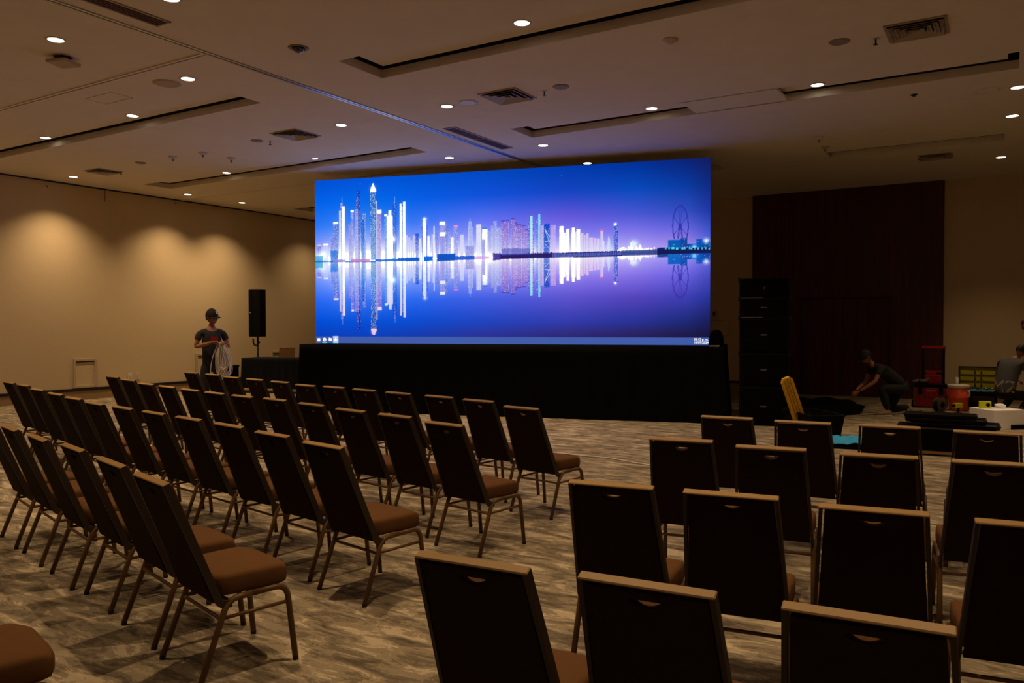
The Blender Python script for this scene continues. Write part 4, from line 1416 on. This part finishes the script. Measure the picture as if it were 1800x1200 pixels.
# kneeling man by the speaker stack, facing left
Jk = dict(pelvis=(0, -.30, .50), belly=(0, -.17, .62), chest=(0, .02, .76), neck=(0, .24, .90), head=(0, .36, 1.045),
          sh_r=(.19, .18, .84), el_r=(.22, .26, .60), wr_r=(.14, .48, .42), sh_l=(-.19, .18, .84), el_l=(-.24, .30, .62), wr_l=(-.12, .52, .44),
          palm_l=(0, 0, -1), palm_r=(0, 0, -1),
          hip_l=(-.10, -.28, .47), kn_l=(-.15, .16, .50), an_l=(-.14, .02, .085), toe_l=(-.15, .25, .08),
          hip_r=(.10, -.28, .47), kn_r=(.13, -.12, .075), an_r=(.12, -.50, .14), toe_r=(.12, -.56, .0), footup_r=(0, -1, .2), look=(0, .75, -.6), hem=-.25)
kn, _, _ = make_person('kneeling_person', 'person in dark clothes and cap kneeling before the red wall', (-1.79, 15.75, 0), R(90 + 31.5), Jk,
            mat('black_tshirt', '1b1819', .9), mat('black_trousers', '151314', .9), M_shoe, M_hair, cap=dict(m=mat('dark_cap', '1c1a1a', .7)))

# man sitting on his heels at the right edge, back to the viewer
Js = dict(pelvis=(0, -.14, .40), belly=(0, -.12, .56), chest=(0, -.02, .80), neck=(.05, .10, 1.00), head=(.10, .19, 1.15),
          sh_r=(.21, .04, .93), el_r=(.25, .22, .70), wr_r=(.16, .44, .60), sh_l=(-.21, .04, .93), el_l=(-.26, .22, .70), wr_l=(-.14, .44, .60),
          palm_l=(0, 0, -1), palm_r=(0, 0, -1),
          hip_r=(.11, -.10, .36), kn_r=(.17, .36, .30), an_r=(.16, .08, .09), toe_r=(.18, .30, .08),
          hip_l=(-.11, -.10, .36), kn_l=(-.17, .36, .30), an_l=(-.16, .08, .09), toe_l=(-.18, .30, .08), look=(.2, .9, -.5), hem=-.35, bulk=1.18)
SPOS = Vector((.10, 17.02, 0)); SRZ = R(-32)
seat_m, sshirt, _ = make_person('crouching_person', 'man in grey shirt with pale back lettering crouching at the right edge', SPOS, SRZ, Js,
            mat('grey_tshirt', '55565a', .9), mat('black_work_trousers', '121214', .9), M_shoe, M_hair, sleeve=.75)
def back_print():
    me = text_mesh('M2', .31, 0, .0)
    bm = B(); bm.from_mesh(me)
    bmesh.ops.triangulate(bm, faces=bm.faces)
    for _ in range(2): bmesh.ops.subdivide_edges(bm, edges=bm.edges, cuts=1)
    sm = sshirt.data
    tree = BVHTree.FromPolygons([v.co.copy() for v in sm.vertices], [tuple(p_.vertices) for p_ in sm.polygons])
    for v in bm.verts:
        o_ = Vector((v.co.x + .02, -1.0, v.co.y + .50))
        hit = tree.ray_cast(o_, Vector((0, 1, 0)))
        y = hit[0].y - .004 if hit[0] is not None else -.2
        v.co = Vector((o_.x, y, o_.z))
    obj('shirt_lettering', bm, mat('pale_print', 'a9a49c', .8), seat_m)
back_print()

# third person, only the head reaches into the frame
Jt = dict(pelvis=(0, 0, .93), belly=(0, .04, 1.08), chest=(0, .16, 1.28), neck=(0, .33, 1.46), head=(0, .42, 1.60),
          sh_r=(.19, .27, 1.40), el_r=(.22, .30, 1.12), wr_r=(.18, .42, .90), sh_l=(-.19, .27, 1.40), el_l=(-.22, .30, 1.12), wr_l=(-.18, .42, .90),
          hip_r=(.10, 0, .90), kn_r=(.12, .04, .48), an_r=(.12, -.02, .085), toe_r=(.13, .2, .075),
          hip_l=(-.10, 0, .90), kn_l=(-.12, .04, .48), an_l=(-.12, -.02, .085), toe_l=(-.13, .2, .075), look=(0, .9, -.5), hem=-.3)
make_person('leaning_person', 'dark-haired head leaning in at the right edge above the crouching man', (.78, 18.42, 0), R(90 + 20), Jt,
            mat('dark_shirt', '1d1c1f', .9), MATS['black_trousers'], M_shoe, M_hair)

# ---------------------------------------------------------------- work clutter at the right
CA = R(31.5)
# black tote bin with raised yellow wheel chock / cable ramp piece
t = thing('tote_bin', 'black open plastic bin beside the speaker stack', 'bin', (-2.43, 12.60, 0), R(39))
bm = B()
w0, w1, d0, d1, h = .21, .25, .42, .46, .30
def trough(bm, w0, d0, w1, d1, z0, z1, th=.015):
    A = [(-w0, -d0, z0), (w0, -d0, z0), (w0, d0, z0), (-w0, d0, z0)]
    Bq = [(-w1, -d1, z1), (w1, -d1, z1), (w1, d1, z1), (-w1, d1, z1)]
    Cq = [(-w1 + th, -d1 + th, z1), (w1 - th, -d1 + th, z1), (w1 - th, d1 - th, z1), (-w1 + th, d1 - th, z1)]
    Dq = [(-w0 + th, -d0 + th, z0 + th), (w0 - th, -d0 + th, z0 + th), (w0 - th, d0 - th, z0 + th), (-w0 + th, d0 - th, z0 + th)]
    vs = [[bm.verts.new(p_) for p_ in Q] for Q in (A, Bq, Cq, Dq)]
    bm.faces.new(list(reversed(vs[0]))); bm.faces.new(vs[3])
    for a, b in zip(vs, vs[1:]):
        for k in range(4): bm.faces.new((a[k], a[(k + 1) % 4], b[(k + 1) % 4], b[k]))
trough(bm, w0, d0, w1, d1, 0, h); obj('tub', bm, M_blackplastic, t)
bm = B()
for s in (-1, 1):
    box(bm, -w1 - .02, w1 + .02, s * d1 - .02, s * d1 + .02, h - .005, h + .015, bev=.005)
    box(bm, s * w1 - .02, s * w1 + .02, -d1, d1, h - .005, h + .015, bev=.005)
obj('rim', bm, M_blackplastic, t)

# yellow ribbed plastic ramp leaning up out of the bin
t = thing('yellow_ramp', 'yellow ribbed plastic piece leaning up out of the black bin', 'plastic ramp', (-2.56, 12.55, .04), 0)
t.rotation_euler = (0, 0, CA)
M = RY(R(-21)) @ RX(R(8))
bm = B(); prism(bm, [(-.085, 0), (.085, 0), (.085, .82), (.05, .86), (-.05, .86), (-.085, .80)], -.035, .035, M @ RX(PI / 2))
ramp = obj('body', bm, M_yellow, t)
bm = B()
for k in range(15):
    for q in range(3):
        zc = .06 + k * .052 + (q % 2) * .02; xc = -.045 + q * .04
        pts = [M @ Vector((xc + .012 * math.sin(PI * j / 5), -.038, zc + .038 * j / 5)) for j in range(6)]
        tube(bm, pts, .004, 5)
obj('ribs', bm, mat('dark_yellow_rib', '8d6208', .6), ramp)

# blue tarp folded on a black mat
t = thing('blue_tarp', 'folded blue tarp on a dark mat on the carpet', 'tarp', (-1.60, 11.62, 0), R(12))
bm = B(); box(bm, -.40, .34, -.42, .42, 0, .022); obj('mat', bm, M_blackcloth, t)
bm = B()
nn = 22
gv = [[bm.verts.new((-.38 + .70 * i / nn, -.38 + .78 * j / nn, .03 + .028 * (1 + noise.noise(Vector((i * .5, j * .35, 2)))) + (.02 if i in (8, 9, 15) else 0))) for j in range(nn + 1)] for i in range(nn + 1)]
for i in range(nn):
    for j in range(nn): bm.faces.new((gv[i][j], gv[i + 1][j], gv[i + 1][j + 1], gv[i][j + 1]))
o_ = obj('sheet', bm, M_bluecloth, t, True)
md = o_.modifiers.new('thick', 'SOLIDIFY'); md.thickness = .008; md.offset = 1

# crumpled black drape on the floor
bm = B()
def rag(bm, outline, hgt, seed, n=90, z0=.004):
    xs_ = [p_[0] for p_ in outline]; ys_ = [p_[1] for p_ in outline]
    from mathutils.geometry import intersect_point_tri_2d
    x0, x1, y0, y1 = min(xs_), max(xs_), min(ys_), max(ys_)
    def inside(x, y):
        c = False; m = len(outline)
        for i in range(m):
            a, b = outline[i], outline[(i + 1) % m]
            if (a[1] > y) != (b[1] > y) and x < (b[0] - a[0]) * (y - a[1]) / (b[1] - a[1]) + a[0]: c = not c
        return c
    gv = {}
    def V(i, j):
        if (i, j) not in gv:
            x, y = x0 + (x1 - x0) * i / n, y0 + (y1 - y0) * j / n
            gv[(i, j)] = bm.verts.new((x, y, z0 + hgt * max(0, .5 + noise.noise(Vector((x * 3, y * 3, seed)))) * .8))
        return gv[(i, j)]
    for i in range(n):
        for j in range(n):
            if inside(x0 + (x1 - x0) * (i + .5) / n, y0 + (y1 - y0) * (j + .5) / n):
                bm.faces.new((V(i, j), V(i + 1, j), V(i + 1, j + 1), V(i, j + 1)))
rag(bm, [(-3.3, 14.5), (-2.55, 14.9), (-2.2, 15.6), (-2.25, 16.6), (-2.65, 17.9), (-3.4, 18.4), (-3.75, 17.6), (-4.0, 16)], .08, 3)
o_ = obj('black_drape', bm, M_blackcloth, smooth=True)
md = o_.modifiers.new('thick', 'SOLIDIFY'); md.thickness = .01; md.offset = 1
tag(o_, 'black drape spread on the carpet between speaker stack and kneeling person', 'drape')

# black road case with stacked lids, behind the front right chairs
t = thing('road_case', 'big black road case behind the front right chairs', 'road case', (-.62, 11.52, 0), R(3))
bm = B(); box(bm, -.55, .55, -.35, .35, .05, .33, bev=.012); obj('case_body', bm, M_blackplastic, t)
bm = B(); box(bm, -.56, .56, -.36, .36, .02, .055, bev=.004); obj('base_board', bm, M_ledge, t)
bm = B()
for sx in (-.45, .45):
    for sy in (-.27, .27): lathe(bm, [(0, .012), (.035, .012), (.035, -.012), (0, -.012)], 14, T(sx, sy, .0351) @ RY(PI / 2) @ Matrix.Diagonal((.55, .55, 1, 1)))
obj('castor', bm, M_rubber, t)
bm = B()
for x in (-.56, .535): box(bm, x, x + .025, -.36, -.335, .05, .335)
obj('corner_trim', bm, MATS['dark_wood_trim'], t)
for i, (dx, dy, w_, z, ln, lb) in enumerate(((.10, .06, .50, .332, .26, 'lowest black tray lying on the road case'), (.0, .12, .46, .382, .22, 'middle black tray stacked on the road case'), (-.06, .17, .42, .432, .18, 'topmost black tray stacked on the road case'))):
    tt = thing('equipment_tray', lb, 'tray', Vector((-.62, 11.52, z)) + RZ(R(3)) @ Vector((dx, dy, 0)), R(3), 'black trays stacked on the road case')
    bm = B(); trough(bm, w_ - .02, ln - .01, w_, ln, 0, .045, .012); obj('tray', bm, mat('tray_black', '16151a', .4), tt)

# red rolling toolbox with telescopic handle
t = thing('rolling_toolbox', 'red and black rolling toolbox with raised handle near the red wall', 'toolbox', (-1.22, 17.72, 0), R(6))
bm = B(); box(bm, -.28, .28, -.2, .2, .02, .40, bev=.02, seg=3); body = obj('body', bm, M_redplastic, t)
bm = B(); box(bm, -.29, .29, -.21, .21, .40, .455, bev=.015); obj('lid', bm, M_blackplastic, t)
bm = B(); box(bm, -.1, .12, -.213, -.2, .20, .38, bev=.01); obj('front_panel', bm, M_redplastic, body)
for s in (-1, 1):
    bm = B(); box(bm, s * .18 - .035, s * .18 + .035, -.222, -.2, .26, .43, bev=.008); obj('latch', bm, M_blackplastic, t)
    bm = B(); box(bm, s * .285 - .012, s * .285 + .012, -.215, -.19, .03, .40); obj('corner_bar', bm, mat('grey_bar', '6c6256', .6), t)
me_ = text_mesh('Milwaukee', .035, .001, .0006); obj('badge_text', me_, mat('badge_pale', 'd8cfc4', .6), body, loc=(.01, -.2145, .33), rot=(PI / 2, 0, 0))
bm = B(); box(bm, -.06, .10, .13, .20, .455, .68, bev=.01); box(bm, -.10, .2, .11, .2, .455, .62, bev=.01); obj('handle_mount', bm, M_redplastic, t)
bm = B(); tube(bm, [(-.12, .16, .45), (-.12, .16, 1.15)], .022, 8); tube(bm, [(.24, .16, .45), (.24, .16, 1.15)], .022, 8); hd_ = obj('handle', bm, M_blackplastic, t, True)
bm = B(); box(bm, -.155, .275, .135, .185, 1.14, 1.19, bev=.012); obj('handle_grip', bm, M_redplastic, hd_)
bm = B(); box(bm, -.1, .22, .14, .18, .68, .71, bev=.006); obj('handle_brace', bm, M_redplastic, hd_)
for s in (-1, 1):
    bm = B(); lathe(bm, [(0, .02), (.06, .02), (.06, -.02), (0, -.02)], 18, T(s * .30, .12, .06) @ RY(PI / 2)); obj('wheel', bm, M_rubber, t)

bm = B()
for k in range(7):
    a = k * 1.3
    s_ = bmesh.new(); bmesh.ops.create_icosphere(s_, subdivisions=2, radius=1)
    bmesh.ops.transform(s_, matrix=T(.03 * k - .1, .04 * math.sin(a), .035 + .01 * (k % 2)) @ RZ(a) @ RY(.4 * math.sin(a)) @ Matrix.Diagonal((.075, .04, .034, 1)), verts=s_.verts)
    merge(bm, s_)
tube(bm, [(.05, 0, .05), (.11, .02, .10), (.14, 0, .04)], .018, 6)
tag(obj('work_gloves', bm, mat('grey_gloves', '6b6350', .85, bump=.4, bscale=40), smooth=True, loc=(-1.36, 17.64, .462), rot=(0, 0, R(10))), 'grey crumpled work gloves lying on the red toolbox lid', 'gloves')

# cable reel on the floor in front of the toolbox
t = thing('cable_reel', 'dark round cable reel on the carpet before the red toolbox', 'cable reel', (-1.0, 16.85, 0), R(55))
for s in (-1, 1):
    bm = B(); lathe(bm, [(.05, .006), (.125, .006), (.13, 0), (.125, -.006), (.05, -.006)], 28, T(0, s * .055, .13) @ RX(PI / 2)); obj('flange', bm, mat('reel_grey', '4b463c', .5), t, True)
bm = B()
for k in range(9):
    for rr in (.075, .095, .11):
        tube(bm, [(rr * math.cos(a), -.045 + k * .011, .13 + rr * math.sin(a)) for a in [2 * PI * q / 24 for q in range(24)]], .006, 5, closed=True)
obj('wound_cable', bm, M_rubber, t, True)
bm = B(); lathe(bm, [(0, .07), (.05, .07), (.05, -.07), (0, -.07)], 16, T(0, 0, .13) @ RX(PI / 2)); obj('hub', bm, M_blackplastic, t)
bm = B(); tube(bm, bez([(.02, -.1, .008), (-.15, -.15, .008), (-.35, -.02, .008), (-.42, .12, .008), (-.2, .22, .008)], 8), .006, 6); obj('loose_cable', bm, M_rubber, t, True)

# orange cooler
t = thing('water_cooler', 'orange round drink cooler with white lid', 'cooler', (-.71, 17.25, 0), R(-35))
bm = B(); lathe(bm, [(0, 0), (.152, 0), (.162, .02), (.168, .24), (.172, .245), (.170, .25), (.176, .43), (0, .43)], 36); obj('tank', bm, M_orange, t, True)
bm = B(); lathe(bm, [(0, .43), (.184, .43), (.188, .445), (.188, .475), (.176, .49), (.06, .495), (0, .495)], 36); lid = obj('lid', bm, M_coolwhite, t, False)
for s in (-1, 1):
    bm = B(); tube(bm, rounded([(s * .15, 0, .39), (s * .225, 0, .375), (s * .225, 0, .28), (s * .15, 0, .27)], .03), .014, 8); obj('handle', bm, M_coolwhite, t, True)
bm = B(); lathe(bm, [(.028, 0), (.034, .13), (.030, .13), (.025, .004), (0, .004), (0, 0)], 18)
tag(obj('plastic_cup', bm, mat('clear_plastic', 'e6e0d4', .15, alpha=.35), smooth=True, loc=(-.735, 17.25, .496)), 'clear plastic cup standing on the cooler lid', 'cup')

# parts organiser standing open, on a black tool box
t = thing('tool_box', 'black tool box under the blue cloth and yellow organiser', 'toolbox', (-.31, 17.62, 0), R(2))
bm = B(); box(bm, -.25, .22, -.18, .2, 0, .33, bev=.015); obj('body', bm, M_blackplastic, t)
bm = B(); box(bm, -.20, .17, -.192, -.18, .16, .27, bev=.006); obj('front_panel', bm, mat('tray_black2', '1b1b1f', .5), t)
bm = B()
nn = 14
gv = [[bm.verts.new((-.24 + .44 * i / nn, -.17 + .26 * j / nn, .338 + .03 * (1 + noise.noise(Vector((i * .6, j * .5, 8)))))) for j in range(nn + 1)] for i in range(nn + 1)]
for i in range(nn):
    for j in range(nn): bm.faces.new((gv[i][j], gv[i + 1][j], gv[i + 1][j + 1], gv[i][j + 1]))
o_ = obj('blue_cloth', bm, M_bluecloth, smooth=True, loc=(-.31, 17.62, 0), rot=(0, 0, R(2)))
md = o_.modifiers.new('thick', 'SOLIDIFY'); md.thickness = .006; md.offset = 1
tag(o_, 'bright blue cloth draped over the black tool box', 'cloth')
for i, (x, z, l_) in enumerate(((.02, .415, 'pliers lying left on the blue cloth'), (.15, .412, 'pliers lying right on the blue cloth, next to the crouching man'))):
    bm = B()
    for s in (-1, 1): tube(bm, bez([(-.09, s * .028, 0), (-.03, s * .02, 0), (0, 0, .002), (.05, -s * .008, 0)]), [.008] * 19, 6)
    p_ = Vector((-.31, 17.62, z)) + RZ(R(2)) @ Vector((x, -.08, 0))
    tag(obj('pliers', bm, mat('steel_tool', '8b8a88', .35, .9), smooth=True, loc=p_, rot=(0, 0, R(10 + 40 * i))), l_, 'pliers', 'hand tools on the blue cloth')
t = thing('parts_organiser', 'yellow compartment organiser case standing open behind the cooler', 'organiser', (-.42, 18.06, 0), R(2))
bm = B()
W_, z0, z1 = .33, .0, .80
for a in ((-W_, -W_ + .018, z0, z1), (W_ - .018, W_, z0, z1)): box(bm, a[0], a[1], -.05, .03, a[2], a[3], bev=.004)
for z in (z0, z1 - .018): box(bm, -W_, W_, -.05, .03, z, z + .018, bev=.004)
obj('frame', bm, mat('organiser_frame', '25240f', .5), t)
bm = B(); box(bm, -W_ + .018, W_ - .018, .0, .02, z0 + .018, z1 - .018); obj('backing', bm, mat('organiser_back', 'aaa32c', .5), t)
for r_ in range(5):
    for c_ in range(3):
        x0 = (-.30, -.04, .07)[c_]; x1 = (-.06, .05, .30)[c_]
        zz = z1 - .15 - r_ * .125
        bm = B(); trough(bm, (x1 - x0) / 2 - .01, .03, (x1 - x0) / 2, .035, 0, .075, .006)
        cup_ = obj('bin_cup', bm, M_limeclear, t, loc=((x0 + x1) / 2, -.036, zz))
bm = B()
for zz in (.28, .42, .56, .70): box(bm, -W_ + .018, W_ - .018, -.03, .0, zz - .012, zz - .004)
obj('shelf_rib', bm, MATS['organiser_frame'], t)

# white wrapped box with tape measure
t = thing('wrapped_box', 'white paper-wrapped box on the carpet at the right', 'box', (-.08, 14.72, 0), R(42))
bm = B(); box(bm, -.27, .27, -.26, .26, .0, .30, bev=.012)
for v in bm.verts: v.co += Vector((noise.noise(v.co * 9), noise.noise(v.co * 9 + Vector((5, 0, 0))), 0)) * .006
obj('carton', bm, M_paper, t)
bm = B(); box(bm, .02, .285, -.29, -.262, .0, .07); box(bm, .272, .30, -.29, .2, 0, .07); obj('dark_base', bm, M_blackcloth, t)
bm = B()
o_s = bmesh.new(); bmesh.ops.create_icosphere(o_s, subdivisions=2, radius=1)
bmesh.ops.transform(o_s, matrix=T(0, 0, .03) @ Matrix.Diagonal((.09, .06, .035, 1)), verts=o_s.verts)
for v in o_s.verts: v.co += v.normal * .012 * noise.noise(v.co * 30)
merge(bm, o_s)
tag(obj('crumpled_paper', bm, M_paper, loc=(-.04, 14.78, .312)), 'crumpled white paper on top of the wrapped box', 'paper')
t = thing('tape_measure', 'yellow tape measure on the white wrapped box', 'tape measure', (-.24, 14.66, .302), R(8))
bm = B(); box(bm, -.085, .085, -.035, .035, 0, .11, bev=.012); obj('case', bm, M_lime, t)
bm = B(); lathe(bm, [(0, .004), (.03, .004), (.03, 0), (0, 0)], 20, T(.04, -.035, .055) @ RX(PI / 2)); obj('dial', bm, M_blackplastic, t)
bm = B(); box(bm, .085, .13, -.02, .02, .02, .09, bev=.005); obj('nose', bm, M_blackplastic, t)
# small lime drill on the floor
t = thing('cordless_drill', 'small lime green cordless drill on the carpet by the cooler', 'drill', (-.68, 16.35, 0), R(31.5 + 20))
bm = B(); box(bm, -.05, .05, -.05, .05, 0, .05, bev=.008); obj('battery', bm, M_blackplastic, t)
bm = B(); tube(bm, [(0, 0, .05), (.01, 0, .14)], .022, 10); obj('grip', bm, M_blackplastic, t, True)
bm = B(); box(bm, -.09, .07, -.04, .04, .13, .22, bev=.02); obj('motor', bm, M_lime, t)
bm = B(); tube(bm, [(-.09, 0, .175), (-.13, 0, .175), (-.15, 0, .175)], [.026, .022, .01], 12); obj('chuck', bm, M_blackplastic, t, True)
bm = B(); tube(bm, bez([(0, 0, .008), (.05, -.14, .02), (.12, -.3, .008), (.1, -.5, .008), (.16, -.62, .008)], 8), .02, 8)
tag(obj('red_hose', bm, mat('red_hose', '7e1d1d', .6), smooth=True, loc=(-.58, 16.2, .014)), 'short dark red hose on the carpet beside the wrapped box', 'hose')
bm = B()
for k in range(5):
    box(bm, -.03, .03, -.02, .02, 0, .03, T(.03 * k, -.06 * k, 0) @ RZ(k * 1.1), bev=.004)
tag(obj('paper_scraps', bm, M_coolwhite, loc=(-.66, 14.6, 0)), 'small white scraps on the carpet left of the wrapped box', 'scraps', kind='stuff')
bm = B()
for k in range(4):
    s_ = bmesh.new(); bmesh.ops.create_icosphere(s_, subdivisions=1, radius=.022)
    bmesh.ops.transform(s_, matrix=T(.05 * k, .01 * (k % 2), .018) @ Matrix.Diagonal((1, .8, .7, 1)), verts=s_.verts); merge(bm, s_)
tag(obj('paper_scraps', bm, M_coolwhite, loc=(-2.42, 10.9, 0)), 'tiny white scraps on the carpet behind the front right chairs', 'scraps', kind='stuff')

# thin cable across the aisle floor
bm = B(); tube(bm, bez([(-5.4, 8.95, .008), (-4.9, 8.93, .008), (-4.43, 8.90, .008), (-4.06, 8.90, .008), (-3.75, 8.78, .009), (-3.42, 8.69, .009), (-2.9, 8.62, .008), (-2.2, 8.7, .008)], 8), .007, 8)
tag(obj('floor_cable', bm, M_cable, smooth=True), 'thin pale cable lying across the open carpet before the stage', 'cable')
